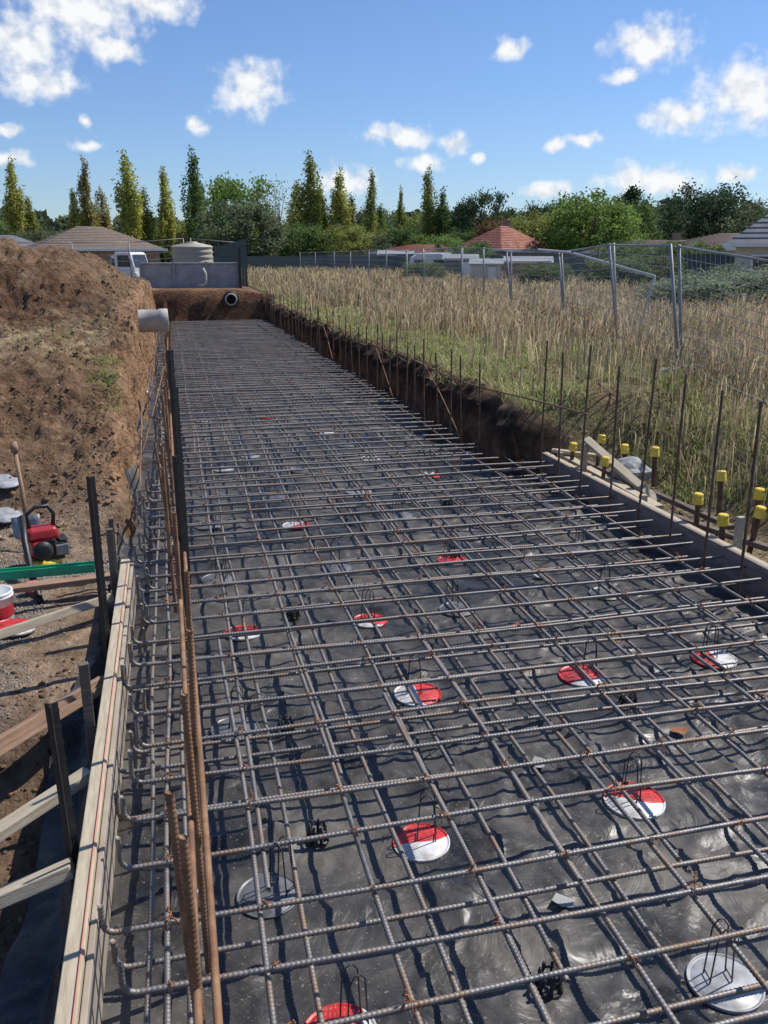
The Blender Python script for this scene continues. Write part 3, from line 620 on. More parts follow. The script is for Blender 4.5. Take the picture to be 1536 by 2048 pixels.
# ---------------------------------------------------------------- temporary fence
def fpanel(P,Qp,lean,hgt=1.5,detail=True):
    P=Vector((*P,float(H(P[0],P[1]))));Qv=Vector((*Qp,float(H(Qp[0],Qp[1]))))
    d=(Qv-P);slope=math.atan2(Qv.z-P.z,Vector((d.x,d.y)).length);d.z=0;L=d.length-.06
    e=bpy.data.objects.new('temporary_fence',None);COL.objects.link(e);e.location=P
    # tilt sideways by `lean` (positive leans away from the trench)
    az_=math.atan2(d.y,d.x);e.rotation_euler=(lean,-slope,az_)
    tag(e,'temporary galvanised wire mesh fence section standing in tall grass','fence','temporary mesh fence sections')
    r=.020 if P.length<14 else .022
    q=G();q.tube([(0,0,0),(0,0,hgt)],r,8);q.tube([(L,0,0),(L,0,hgt)],r,8)
    for z in (.12,hgt-.02): q.tube([(0,0,z),(L,0,z)],r*.65,8)
    part(q,'frame',['galv'],e)
    q=G()
    rw=.0042 if detail else .0045
    nv=int(L/.10)
    if not detail:nv=int(L/.3)
    for k in range(1,nv): q.tube([(L*k/nv,.004,.12),(L*k/nv,.004,hgt)],rw*.5,3,cap=False)
    nh=11 if detail else 6
    for k in range(1,nh): q.tube([(0,-.004,.12+(hgt-.14)*k/nh),(L,-.004,.12+(hgt-.14)*k/nh)],rw,3,cap=False)
    part(q,'wire_mesh',['wire'],e)
    q=G();q.box((0,0,.05),(.2,.5,.1));part(q,'foot',['concrete'],e,.02)
FP=[(5.55,6.4),(5.80,9.2),(6.95,12.9),(7.9,16.9),(8.4,21.1),(8.7,24),(8.9,26.6),(9.2,31.9),(9.3,34.7),(9.5,39),(9.6,43),(9.8,48.5),(9.9,54),(10,61.7),(10,69)]
leans=[-.16,-.16,-.10,-.14,-.06,-.04,-.0,-.02,0,0,0,0,0,0]
for i in range(len(FP)-1): fpanel(FP[i],FP[i+1],leans[i],detail=i<8)
q=G();q.tube([(6.95,11.9,1.66),(7.5,16.0,2.0),(8.1,18.9,2.06)],.024,8);q.tube([(6.95,11.9,1.66),(7.0,12.4,.6)],.018,8)
o=link('fence_brace',q.mesh('fence_brace',['wire']));tag(o,'long galvanised brace tube leaning along the fence top','fence brace')
FL=[(-9,44),(-6.5,43),(-4,42.5),(-1.5,42.2),(1,42),(3.5,42)]
for i in range(5): fpanel(FL[i],FL[i+1],0,1.75,False)

def solid(pts,h,mat,label):
    for i in range(len(pts)-1):
        a=Vector((*pts[i],0));b=Vector((*pts[i+1],0));d=b-a;L=d.length
        e=bpy.data.objects.new('metal_fence',None);COL.objects.link(e);e.location=(a.x,a.y,.35);e.rotation_euler=(0,0,math.atan2(d.y,d.x));tag(e,label,'fence','metal boundary fences')
        n=max(2,int(L/.1));vs=[]
        for k in range(n+1):
            yo=.03 if k%2 else 0
            vs+= [(L*k/n,yo,0),(L*k/n,yo,h)]
        fs=[(2*k,2*k+2,2*k+3,2*k+1) for k in range(n)]
        q=G();q.add(vs,fs);part(q,'sheet',[mat],e)
        q=G();q.box((L/2,.015,h+.02),(L,.07,.05));part(q,'top_rail',[mat],e)
solid([(20,46),(20.5,38),(20.8,33),(21,27)],1.55,'darkfence','dark green corrugated metal boundary fence')
solid([(13,74),(17,60),(20,46)],1.5,'greyfence','grey corrugated metal boundary fence')
solid([(2,78),(8,76),(13,74)],1.3,'greyfence','grey corrugated metal boundary fence')

# ---------------------------------------------------------------- houses
def pol(az,D): a=math.radians(az);return D*math.sin(a),D*math.cos(a)
def house(az,D,w,dp,eave,ridge,roof,wall,rot,label,gable=False,chim=False):
    x,y=pol(az,D)
    e=bpy.data.objects.new('house',None);COL.objects.link(e);e.location=(x,y,.3);e.rotation_euler=(0,0,rot);tag(e,label,'house')
    q=G();q.box((0,0,eave/2),(w-.6,dp-.6,eave))
    if gable:
        a=(w-.6)/2
        for s_ in(-1,1): q.add([(s_*a,-(dp-.6)/2,eave),(s_*a,(dp-.6)/2,eave),(s_*a,0,ridge-.15)],[(0,1,2)])
    part(q,'wall',[wall],e)
    q=G();a,b=w/2,dp/2;i=a if gable else max(.3,a-b)
    vs=[(-a,-b,eave),(a,-b,eave),(a,b,eave),(-a,b,eave),(-i,0,ridge),(i,0,ridge)]
    q.add(vs,[(0,1,5,4),(2,3,4,5)]+([] if gable else [(1,2,5),(3,0,4)]))
    rf=part(q,'roof',[roof],e);so=rf.modifiers.new('s','SOLIDIFY');so.thickness=.12
    q=G()
    nC=14
    for k in range(1,nC):
        t=k/nC;xx=a+(i-a)*t;yy=b*(1-t);zz=eave+(ridge-eave)*t+.01
        for s_ in(-1,1): q.tube([(-xx,s_*yy,zz),(xx,s_*yy,zz)],.018,4)
        if not gable:
            for s_ in(-1,1): q.tube([(s_*xx,-yy,zz),(s_*xx,yy,zz)],.018,4)
    part(q,'tile_course',[roof],rf)
    q=G()
    for s_ in(-1,1): q.box((0,s_*(b+.05),eave-.05),(w+.2,.1,.14))
    for s_ in(-1,1): q.box((s_*(a+.05),0,eave-.05),(.1,dp,.14))
    part(q,'gutter',['white'],e)
    for k in range(2):
        xx=(-.25+.5*k)*w
        wn=bpy.data.objects.new('window',None);COL.objects.link(wn);wn.parent=e;wn.location=(xx,-(dp-.6)/2-.02,eave*.58)
        q=G();q.box((0,0,0),(1.2,.04,.8));part(q,'pane',['glass'],wn)
        q=G()
        for s_ in(-1,1): q.box((s_*.63,-.01,0),(.07,.07,.94));q.box((0,-.01,s_*.44),(1.2,.07,.07))
        part(q,'frame',['white'],wn)
    q=G();q.box((0,-(dp-.6)/2-.02,eave*.4),(.7,.05,eave*.8));part(q,'door',['timber_brown'],e)
    if chim:
        q=G();q.box((w*.1,.2,ridge+.05),(.4,.35,.6));q.box((w*.1,.2,ridge+.37),(.5,.45,.06));part(q,'chimney',['brick'],rf)
house(-4.3,58,7.5,6,1.9,3.2,'tile_brown','brick',.25,'brick house with a brown tiled hip roof')
house(-9.0,66,7,6,1.7,2.8,'roof_grey','brick',.1,'low house with a dull grey roof')
house(21.0,62,5.0,5.0,1.9,3.4,'tile_red','brick',.4,'house with a steep weathered red tiled roof',chim=True)
house(16.2,74,8,5,1.7,2.3,'tile_red','cream',.1,'long cream house with a faded red roof')
house(8.5,88,6,5,1.5,2.1,'tile_red','cream',0,'small cream house with a reddish roof')
house(30.5,56,9,6,1.7,2.4,'tile_brown','brick',-.3,'brick house with a low brown tiled roof',chim=True)
house(34.3,48,7,6,1.9,2.6,'tile_brown','cream',-.4,'pale house with a low brown tiled roof')
house(39.6,36,6,6,2.0,4.4,'roof_grey','cream',-.75,'pale weatherboard house with a grey roof')
def shed(az,D,w,dp,h,mat,label,flat=.15):
    x,y=pol(az,D);e=bpy.data.objects.new('shed',None);COL.objects.link(e);e.location=(x,y,.4);e.rotation_euler=(0,0,-math.radians(az));tag(e,label,'shed','garden sheds')
    q=G();q.box((0,0,h/2),(w,dp,h))
    for k in range(int(w/.2)): q.box((-w/2+.1+k*.2,-dp/2-.01,h/2),(.05,.03,h-.02))
    part(q,'wall',[mat],e)
    q=G();q.box((0,0,h+.05),(w+.2,dp+.2,.07),0,(flat,0,0));part(q,'roof',['galv'],e)
    q=G();q.box((w*.2,-dp/2-.04,h*.43),(w*.25,.03,h*.85));part(q,'door',['white'],e)
shed(20.0,40,1.3,1.2,1.15,'cream','small cream garden shed behind the fence')
shed(18.4,50,1.8,1.5,1.3,'greyfence','grey metal garden shed behind the fence')
shed(17.0,55,1.4,1.3,1.4,'cream','small pale garden shed behind the fence')
shed(14.3,66,2.5,2,1.5,'greyfence','grey metal garden shed behind the fence')
shed(22.6,44,2.2,1.6,1.2,'brick','rust red garden shed behind the fence')
cx,cy=pol(16.4,52);cv=bpy.data.objects.new('caravan',None);COL.objects.link(cv);cv.location=(cx,cy,.5);cv.rotation_euler=(0,0,-.2);tag(cv,'white rounded caravan parked behind the fence','caravan')
q=G();prof=[(-1.1,.25),(1.1,.25),(1.15,.7),(1.0,1.25),(.7,1.45),(-.7,1.45),(-1.05,1.2),(-1.15,.7)];n_=len(prof)
q.add([(x,-.6,z) for x,z in prof]+[(x,.6,z) for x,z in prof],[tuple(range(n_)),tuple(range(2*n_-1,n_-1,-1))]+[(i,i+n_,(i+1)%n_+n_,(i+1)%n_) for i in range(n_)]);part(q,'body',['white'],cv,.06)
for xx in(-.6,.5):
    q=G();q.box((xx,-.61,.95),(.6,.03,.32));part(q,'window',['glass'],cv)
q=G();q.lathe([(0,0),(.2,0),(.2,.12),(0,.12)],16,mtx=Matrix.Translation((0,-.5,.18))@Matrix.Rotation(math.pi/2,4,'X'));part(q,'wheel',['tyre'],cv)

# ---------------------------------------------------------------- trees
def leaves(name,P,size,cols,R):
    n=len(P);u=R.normal(size=(n,3));u/=np.linalg.norm(u,axis=1)[:,None]
    v=R.normal(size=(n,3));v-=u*(u*v).sum(1)[:,None];v/=np.linalg.norm(v,axis=1)[:,None]
    s=(size*R.uniform(.6,1.3,n))[:,None]
    V=np.stack([P-u*s,P-v*s*.6,P+u*s,P+v*s*.6],1).reshape(-1,3)
    return quadmesh(name,V,np.arange(n*4).reshape(-1,4),[M['leaf']],np.repeat(cols,4,0))
def limbs(trunkpts,rs,ends,R,name='trunk'):
    q=G();q.tube(trunkpts,rs,7)
    for (p,e_,r) in ends:
        p=Vector(p);e_=Vector(e_);m=(p+e_)/2+Vector((R.normal()*.15,R.normal()*.15,-.1));q.tube([p,m,e_],[r,r*.6,r*.2],5)
    return q.mesh(name,['bark'])
def poplar(seed,dens=1.0):
    R=np.random.default_rng(seed);Ht=10;P=[];C=[];ends=[]
    nb=int(24*dens)
    for k in range(nb):
        a=R.uniform(0,6.28);z0=R.uniform(.3,5.5);zt=min(Ht*R.uniform(.93,1.02),z0+R.uniform(3,5.5));rr=R.uniform(.45,1.15)*(1 if z0>1 else .9)
        if k<3: z0,zt,rr=3,Ht*(1.03-.04*k),.18
        m=int((zt-z0)/.33)
        for j in range(m):
            t=j/m;z=z0+(zt-z0)*t
            env=(min(1,(z+.3)/2.2))**.6*(1-(max(0,z-4)/6.6)**2.2)
            rad=rr*max(.06,env)*(.5+.5*math.sin(min(1,t*1.3)*math.pi/2))
            if R.uniform()<.10: continue
            c=np.array([rad*math.cos(a+t*.3),rad*math.sin(a+t*.3),z])+R.normal(size=3)*.08
            n=int(R.uniform(16,32));pts=c+R.normal(size=(n,3))*np.array([.16,.16,.24])
            P.append(pts);b=R.uniform(.7,1.25)*(.8+.35*rr);C.append(np.ones((n,3))*b*R.uniform(.9,1.1,(n,1)))
        ends.append(((0,0,z0),(rr*.9*math.cos(a),rr*.9*math.sin(a),(z0+zt)/2),.05))
    P=np.concatenate(P);P[:,2]=np.maximum(P[:,2],.4)
    return limbs([(0,0,0),(.03,0,3),(0,.04,6),(0,0,9.8)],[.22,.16,.1,.02],ends,R),leaves('crown',P,.115,np.concatenate(C),R)
def broad(seed,dens=1,flat=.42,cl=75,rad=4.2,size=.19):
    R=np.random.default_rng(seed);Ht=10;P=[];C=[];ends=[]
    for k in range(cl):
        d=R.normal(size=3);d/=np.linalg.norm(d);rr=R.uniform(.45,1.0)**.5*(1+.18*math.sin(3*math.atan2(d[1],d[0])+seed))
        c=np.array([d[0]*rad*rr,d[1]*rad*rr,Ht*.57+d[2]*Ht*flat*rr*.98])
        if c[2]<Ht*.16: c[2]=Ht*R.uniform(.16,.3)
        n=int(R.uniform(75,140)*dens);sg=R.uniform(.4,.75)
        P.append(c+R.normal(size=(n,3))*sg*np.array([1,1,.75]));b=R.uniform(.6,1.25);C.append(np.ones((n,3))*b*R.uniform(.9,1.1,(n,1)))
        if k%3==0: ends.append(((0,0,Ht*R.uniform(.12,.5)),tuple(c),.12))
    P=np.concatenate(P)
    return limbs([(0,0,0),(.1,0,2),(0,.1,4.5),(.1,0,7)],[.32,.26,.18,.05],ends,R),leaves('crown',P,size,np.concatenate(C),R)
def conifer(seed):
    R=np.random.default_rng(seed);Ht=10;P=[];C=[];ends=[]
    for k in range(110):
        t=R.uniform(.1,1);z=t*Ht;rad=3.2*(1-t)**.55*R.uniform(.4,1.1)+.15;a=R.uniform(0,6.28)
        c=np.array([rad*math.cos(a),rad*math.sin(a),z]);n=55
        P.append(c+R.normal(size=(n,3))*[.45,.45,.3]);C.append(np.ones((n,3))*R.uniform(.6,1.25)*R.uniform(.8,1.2,(n,1)))
        if k%4==0: ends.append(((0,0,z*.9),tuple(c),.06))
    return limbs([(0,0,0),(0,0,5),(0,0,9.8)],[.3,.2,.03],ends,R),leaves('crown',np.concatenate(P),.2,np.concatenate(C),R)
TP={'poplar':[poplar(1),poplar(2),poplar(3,.9),poplar(4,.75),poplar(31,1.15)],'broad':[broad(5,cl=95),broad(6,flat=.38,cl=95),broad(7,cl=70,rad=3.8),broad(8,cl=110,rad=4.6,flat=.41)],
 'gum':[broad(11,dens=.65,cl=55),broad(12,dens=.7,cl=65,rad=4.8,flat=.38)],'conifer':[conifer(9),conifer(10)],'bare':[broad(14,dens=.10,cl=80,rad=3.4,size=.16)]}
YG=(.26,.26,.06);OG=(.19,.205,.055);DG=(.09,.14,.04);BG=(.13,.20,.045);DK=(.04,.065,.03);GG=(.095,.115,.06);BR=(.16,.10,.045);BZ=(.22,.19,.06)
NM={'poplar':('poplar_tree','tall narrow poplar tree'),'broad':('broadleaf_tree','rounded leafy tree'),'gum':('gum_tree','open crowned gum tree'),'conifer':('conifer_tree','dark pointed conifer tree'),'bare':('thin_tree','sparse nearly bare tree')}
CN={YG:'yellow green',OG:'olive green',DG:'deep green',BG:'bright green',DK:'very dark green',GG:'grey green',BR:'reddish brown',BZ:'bronze'}
def tree(kind,az,D,ztop,width,col):
    x,y=pol(az,D);tm,cm=random.choice(TP[kind])
    nm,lab=NM[kind]
    e=bpy.data.objects.new(nm,None);COL.objects.link(e);e.location=(x,y,.35);hh=(ztop-.35)/10.2
    w0={'poplar':2.5,'broad':9.6,'gum':9.6,'conifer':6,'bare':8}[kind];ws=width/w0*(1.25 if kind=='poplar' else 1)
    e.scale=(ws,ws,hh);e.rotation_euler=(0,0,random.uniform(0,6.28))
    tag(e,f'{lab} with {CN[col]} foliage beyond the field','tree',nm.replace('_',' ')+'s beyond the field')
    t=link('trunk',tm,parent=e);c=link('crown',cm,parent=e);v=random.uniform(.9,1.1)*1.6
    c.color=(col[0]*v,col[1]*v,col[2]*v,1)
TL=[('poplar',-8.3,110,11.9,2.4,YG),('poplar',-7.6,112,8,2,OG),('poplar',-5.1,110,8.8,1.6,YG),('poplar',-4.3,110,12.2,1.9,BZ),('poplar',-3.5,112,9.3,1.8,BZ),('poplar',-1.95,108,12.9,3.0,YG),('poplar',-1.1,110,9.2,2,OG),('poplar',.13,110,11.3,2.0,YG),
('poplar',1.93,105,13.0,2.4,DG),('poplar',2.4,107,9.5,2.2,DG),('broad',4.4,112,12.0,9.5,BG),('broad',4.8,80,6.4,7.5,GG),('bare',7.0,95,9.4,4.5,OG),('bare',6.0,90,8.0,4,GG),
('poplar',8.2,108,9.8,2.4,OG),('poplar',9.04,106,13.0,2.7,OG),('poplar',9.6,110,9.5,2.4,OG),('poplar',10.4,110,9.2,2.0,BZ),('poplar',10.85,106,11.0,2.4,YG),('poplar',11.5,108,8.5,2.2,OG),('poplar',12.8,106,11.0,1.9,OG),('poplar',13.3,110,7.5,2,DG),('poplar',14.6,108,9.3,1.2,OG),('poplar',16.3,106,11.3,2.1,OG),('poplar',17.2,106,9.0,2.1,DG),('poplar',17.0,112,7.5,2,OG),
('broad',19.6,100,9.2,6,DK),('conifer',18.4,105,7.0,4,DK),('broad',20.3,92,5.6,4,BR),('broad',21.3,98,6.6,6,DK),('broad',22.2,70,4.9,4.5,BG),('broad',23.2,66,4.9,5,OG),('gum',23.6,112,8.6,6,DK),('gum',24.5,115,8.3,5,DK),
('broad',26.4,60,5.9,6.6,BG),('broad',25.0,62,4.8,4,OG),('broad',28.0,75,6.4,6,DG),('conifer',28.6,110,8.9,5,DK),('gum',29.6,105,7.8,5,DK),('gum',30.3,100,7,6,GG),
('gum',32.3,95,8.9,9,DK),('gum',33.6,92,8.2,7,DK),('gum',34.8,95,7.4,6,GG),('conifer',31.2,108,7.6,5,DK),('gum',36,90,5.9,8,GG),('broad',37.5,85,6,8,DK),('broad',31.5,45,2.8,3,DG),('broad',28.5,42,2.6,3,DG),('broad',33.2,40,2.5,2.4,DG),('broad',19.2,55,2.9,3.4,DG),('broad',17.9,62,2.9,3,DG),('broad',39.5,80,7,8,DG),('broad',42,70,7,8,DG),
('poplar',-11,108,11,2.3,YG),('gum',-9.8,90,4.5,6,GG),('gum',-7.4,90,4.2,5,GG),('gum',-5.9,95,3.9,5,GG)]
for t in TL: tree(*t)
az=-12.0
while az<44:
    D=random.uniform(118,135)
    top=np.interp(az,[-12,0,8,17,20,30,44],[5.2,5.8,6.8,7.2,7.4,7.8,6.8])*random.uniform(.85,1.15)
    tree(random.choice(['broad','broad','gum']),az,D,top,random.uniform(6,9),random.choice([DG,DK,OG,GG,OG,DG]+([DK,DK] if az>18 else [])))
    az+=random.uniform(1.0,1.6)
az=5.0
while az<19:
    tree('broad',az,random.uniform(80,98),random.uniform(3.2,4.8),random.uniform(4,6),random.choice([DG,OG,GG,DG,BG]));az+=random.uniform(.8,1.3)
R=np.random.default_rng(77)
n=26000;a=np.radians(R.uniform(-18,50,n));D=R.uniform(150,175,n)
top=5.2+2.6*vn(np.degrees(a)*.45,a*0,91)+1.6*vn(np.degrees(a)*1.6,a*0,92)+np.interp(np.degrees(a),[0,18,25,50],[0,0,1.6,1.6])
z=R.uniform(0,1,n)**.7*top
P=np.stack([D*np.sin(a),D*np.cos(a),z],-1)
o=link('distant_wood',leaves('distant_wood',P,.75,np.ones((n,3))*(.5+.9*vn(np.degrees(a)*1.2,z*.5,93))[:,None],R));o.color=(.10,.13,.065,1);o['kind']='stuff';o['label']='distant dark belt of woodland along the skyline';o['category']='woodland'
def bush(x,y,w,h,col,lab):
    tm,cm=random.choice(TP['broad']);e=bpy.data.objects.new('bush',None);COL.objects.link(e);e.location=(x,y,float(H(x,y))-h*.12);e.scale=(w/9.6,w/9.6,h/10);e.rotation_euler=(0,0,random.uniform(0,6));tag(e,lab,'bush','bushes behind the fence')
    link('trunk',tm,parent=e);c=link('crown',cm,parent=e);c.color=(*col,1)
for x,y,w,h in [(12.2,19,2.6,1.05),(13.8,20.5,2.8,1.1),(15.5,22,3,1.3),(14.5,18,2.5,1.1)]:
    bush(x,y,w,h,(.26,.31,.19),'silvery green bush behind the mesh fence')
for x,y,w,h in [(16,30,3,1.4),(18,31,3,1.5),(14.5,33,2.5,1.2),(11.6,40,2.4,1.1)]:
    bush(x,y,w,h,(.14,.19,.065),'dark green bush behind the mesh fence')

# ---------------------------------------------------------------- grass
def blades(name,x,y,h,w,col,lean,midw=1.0,midf=.55,label='',wind=.06):
    n=len(x);z=H(x,y)-.01
    a=rng.uniform(0,6.283,n);dx=np.cos(a);dy=np.sin(a)
    b=rng.uniform(0,6.283,n);ln=lean*h*np.abs(rng.normal(0,1,n));lx=np.cos(b)*ln+wind*h;ly=np.sin(b)*ln
    B=np.stack([x,y,z],-1);W=np.stack([dx*w,dy*w,0*w],-1)
    Mi=B+np.stack([lx*.35,ly*.35,h*midf],-1);T_=B+np.stack([lx,ly,h*(1-.25*lean)],-1)
    V=np.stack([B-W,B+W,Mi-W*midw,Mi+W*midw,T_],1).reshape(-1,3)
    k=np.arange(n)[:,None]*5
    loops=(k+np.array([0,1,3,2,2,3,4])).ravel()
    stt=(np.arange(n)[:,None]*7+np.array([0,4])).ravel()
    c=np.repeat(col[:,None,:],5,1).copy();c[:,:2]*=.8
    me=npmesh(name,V,loops,stt,[M['grass']],np.clip(c,0,.85).reshape(-1,3));o=link(name,me);o['kind']='stuff';o['label']=label;o['category']='grass';return o
def sample(n,r0,r1,a0,a1):
    r=r0*(r1/r0)**rng.uniform(0,1,n);a=np.radians(rng.uniform(a0,a1,n));return r*np.sin(a),r*np.cos(a),r
x,y,r=sample(260000,5,90,1.5,48)
edge=x-XR(y)-np.where(y<8.2,.55,.26)+.22*fbm(x*3,y*3,74)
thin=rng.uniform(0,1,len(x))<sm(.70+1.4*fbm(x*1.1,y*1.1,76))
ok=(edge>0)&((y>28.6)|(x>2))&~((y>28)&(y<36)&(x<2.9))&thin
x,y,r,edge=x[ok],y[ok],r[ok],edge[ok]
dry=sm((edge-1.2+2.0*fbm(x*.7,y*.7,71)-np.where(y<13,np.clip(13-y,0,3)*.45,0)+np.clip((y-14)*.09,0,1.6))/1.0)*.93+.07
pick=rng.uniform(0,1,len(x))<dry
patch=.5+.5*fbm(x*1.3,y*1.3,72)
xd,yd,rd=x[pick],y[pick],r[pick];nd=len(xd)
pd=patch[pick];nz=fbm(xd*.5,yd*.5,73)
base=np.array([.76,.62,.40])*np.ones((nd,3));k=rng.uniform(0,1,nd)
base=np.where((k<.25)[:,None],np.array([.56,.42,.26]),base);base=np.where((k>.84-.12*nz)[:,None],np.array([.30,.18,.11]),base)
base=np.where(((k>.25)&(k<.25+.18*(nz+1)))[:,None],np.array([.48,.48,.20]),base)
base=base*rng.uniform(.7,1.15,(nd,1))*(.85+.35*(fbm(xd*1.1,yd*1.1,77)))[:,None].clip(.55,1.2)
hd=(.14+.40*pd+.14*rng.normal(size=nd).clip(-1.0,2.4)).clip(.07,1)*np.interp(yd,[8,14],[.8,1.0])
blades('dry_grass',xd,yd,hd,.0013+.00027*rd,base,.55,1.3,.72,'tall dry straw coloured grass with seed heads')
xg,yg,rg=x[~pick],y[~pick],r[~pick];ng=len(xg)
k=rng.uniform(0,1,ng)
base=np.array([.36,.45,.13])*np.ones((ng,3));base=np.where((k<.35)[:,None],np.array([.50,.53,.20]),base);base=np.where((k>.74)[:,None],np.array([.72,.60,.38]),base)
base=base*rng.uniform(.6,1.2,(ng,1))
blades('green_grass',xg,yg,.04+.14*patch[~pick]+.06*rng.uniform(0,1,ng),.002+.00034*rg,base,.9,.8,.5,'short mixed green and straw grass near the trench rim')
x,y,r=sample(9000,6,30,12,46);ok=(x-XR(y)>.5)&(x>4.3);x,y,r=x[ok],y[ok],r[ok]
c=np.array([.62,.49,.31])*rng.uniform(.4,1.2,(len(x),1));blades('grass_stalks',x,y,rng.uniform(.22,.6,len(x)),.0012+.00023*r,c,.35,1.5,.8,'scattered dry grass stalks')
n=4500;y=rng.uniform(8.3,27.5,n);x=XR(y)+rng.uniform(.18,.5,n);k=rng.uniform(0,1,n);kp=fbm(x*2,y*2,75)>-.05;x,y,k=x[kp],y[kp],k[kp];n=len(x)
c=np.where((k<.45)[:,None],np.array([.36,.44,.13]),np.array([.68,.56,.34]))*rng.uniform(.6,1.2,(n,1))
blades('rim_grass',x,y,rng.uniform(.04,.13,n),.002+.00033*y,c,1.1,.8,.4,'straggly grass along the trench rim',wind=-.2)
xx=[];yy=[]
for (cx_,cy_,s_,n_) in [(-.62,10.0,.12,700),(-.66,9.1,.10,700),(-1.0,11.2,.4,1200),(-1.5,11.6,.4,1200),(-.55,8.6,.08,200),(-.6,14.5,.3,500),(-.7,21,.5,700),(-1.2,24,.6,500)]:
    xx.append(rng.normal(cx_,s_,n_));yy.append(rng.normal(cy_,s_*2,n_))
x=np.concatenate(xx);y=np.concatenate(yy);ok=x<XL(y)-.1;x,y=x[ok],y[ok];k=rng.uniform(0,1,len(x))
c=np.where(((k<.4)|(y<10.3))[:,None],np.array([.30,.37,.12]),np.array([.62,.50,.31]))*rng.uniform(.7,1.2,(len(x),1))
blades('bank_tufts',x,y,rng.uniform(.02,.08,len(x)),np.full(len(x),.004),c,1.2,.8,.5,'sparse tufts of grass on the earth bank')

# ---------------------------------------------------------------- clods and gravel
import bmesh
def rocks(name,x,y,s,cols,label,sub=1,sink=.3,cat='soil'):
    bm=bmesh.new();bmesh.ops.create_icosphere(bm,subdivisions=sub,radius=1);bm.verts.ensure_lookup_table()
    bv=np.array([v.co[:] for v in bm.verts]);bf=np.array([[v.index for v in f.verts] for f in bm.faces]);bm.free()
    n=len(x);z=H(x,y);m=len(bv)
    sc=s[:,None]*rng.uniform(.55,1.3,(n,3));sc[:,2]*=.7
    V=bv[None]*(1+rng.uniform(-.45,.45,(n,m,1)))*sc[:,None,:]
    a=rng.uniform(0,6.28,n);ca,sa=np.cos(a)[:,None],np.sin(a)[:,None]
    V=np.stack([V[...,0]*ca-V[...,1]*sa,V[...,0]*sa+V[...,1]*ca,V[...,2]],-1)
    V+=np.stack([x,y,z+s*sink],-1)[:,None,:]
    F=(bf[None]+(np.arange(n)*m)[:,None,None]).reshape(-1)
    me=npmesh(name,V.reshape(-1,3),F,np.arange(n*len(bf))*3,[M['rock']],np.repeat(cols,m,0));o=link(name,me);o['kind']='stuff';o['label']=label;o['category']=cat
n=30000;x=-.5-np.abs(rng.normal(0,1.4,n));y=6.8+16*rng.uniform(0,1,n)**1.1
ok=x>-6;x,y=x[ok],y[ok];n=len(x)
den=rng.uniform(0,1,n)<sm(.30+1.7*fbm(x*1.5,y*1.5,81));x,y=x[den],y[den];n=len(x)
s=.004+.022*rng.uniform(0,1,n)**7+.004*rng.uniform(0,1,n)
k=rng.uniform(0,1,n)[:,None];c=np.where(k<.8,np.array([.21,.13,.078]),np.where(k<.96,np.array([.30,.20,.125]),np.array([.40,.32,.24])))*rng.uniform(.6,1.15,(n,1))
rocks('soil_clods',x,y,s,c,'loose clods and stones scattered over the dirt mound',sink=.0)
n=16000;x=-.46-rng.uniform(0,1.3,n);y=rng.uniform(4.0,7.0,n)
den=rng.uniform(0,1,n)<sm(.5+2*fbm(x*1.5,y*1.5,53));x,y=x[den],y[den];n=len(x)
c=np.array([.34,.31,.265])*rng.uniform(.45,1.4,(n,1))
rocks('gravel',x,y,rng.uniform(.0035,.0075,n),c,'fine grey gravel spread beside the formwork',sub=1,cat='gravel')
n=1400;x=-.62-rng.uniform(0,1,n);y=rng.uniform(1.5,4.6,n);c=np.array([.18,.11,.07])*rng.uniform(.6,1.3,(n,1))
n2_=900;xr_=3.75+rng.uniform(0,.5,n2_);yr_=rng.uniform(3.6,8.1,n2_);c2=np.array([.32,.26,.18])*rng.uniform(.6,1.3,(n2_,1))
rocks('pit_clods',np.concatenate([x,xr_]),np.concatenate([y,yr_]),np.concatenate([.004+.02*rng.uniform(0,1,n)**3,rng.uniform(.004,.012,n2_)]),np.concatenate([c,c2]),'loose clods of soil beside the formwork',sink=.05)
bm=bmesh.new();bmesh.ops.create_icosphere(bm,subdivisions=3,radius=1)
for v in bm.verts:
    f_=1+.18*math.sin(v.co.x*5+1)*math.cos(v.co.y*4)+.1*math.sin(v.co.z*9);v.co*=f_
me=bpy.data.meshes.new('rubble_stone');bm.to_mesh(me);bm.free();me.materials.append(M['concrete'])
o=link('rubble_stone',me,loc=(4.02,7.0,.08),scale=(.16,.2,.11));tag(o,'grey lump of broken concrete beside the stakes','rock')

# ---------------------------------------------------------------- world, sun, camera
SUN=Vector((.92,.26,0)).normalized();el=math.radians(52)
az=math.atan2(SUN.x,SUN.y)
w=bpy.data.worlds.new('World');S.world=w;w.use_nodes=True;nt=w.node_tree;n=nt.nodes;l=nt.links
bg=n['Background'];bg.inputs['Strength'].default_value=.125
sky=n.new('ShaderNodeTexSky');sky.sky_type='NISHITA';sky.sun_disc=False;sky.sun_elevation=el;sky.sun_rotation=az;sky.air_density=1.0;sky.dust_density=.3;sky.ozone_density=2.5
tc=n.new('ShaderNodeTexCoord');nrm=n.new('ShaderNodeVectorMath');nrm.operation='NORMALIZE';l.new(tc.outputs['Generated'],nrm.inputs[0])
sx=n.new('ShaderNodeSeparateXYZ');l.new(nrm.outputs[0],sx.inputs[0])
def mth(op,a,b=None,c=None):
    m=n.new('ShaderNodeMath');m.operation=op
    for i,v in enumerate((a,b,c)):
        if v is None: continue
        if isinstance(v,(int,float)): m.inputs[i].default_value=v
        else: l.new(v,m.inputs[i])
    return m.outputs[0]
azn=mth('MULTIPLY',mth('ARCTAN2',sx.outputs['X'],sx.outputs['Y']),57.2958)
eln=mth('MULTIPLY',mth('ARCSINE',sx.outputs['Z']),57.2958)
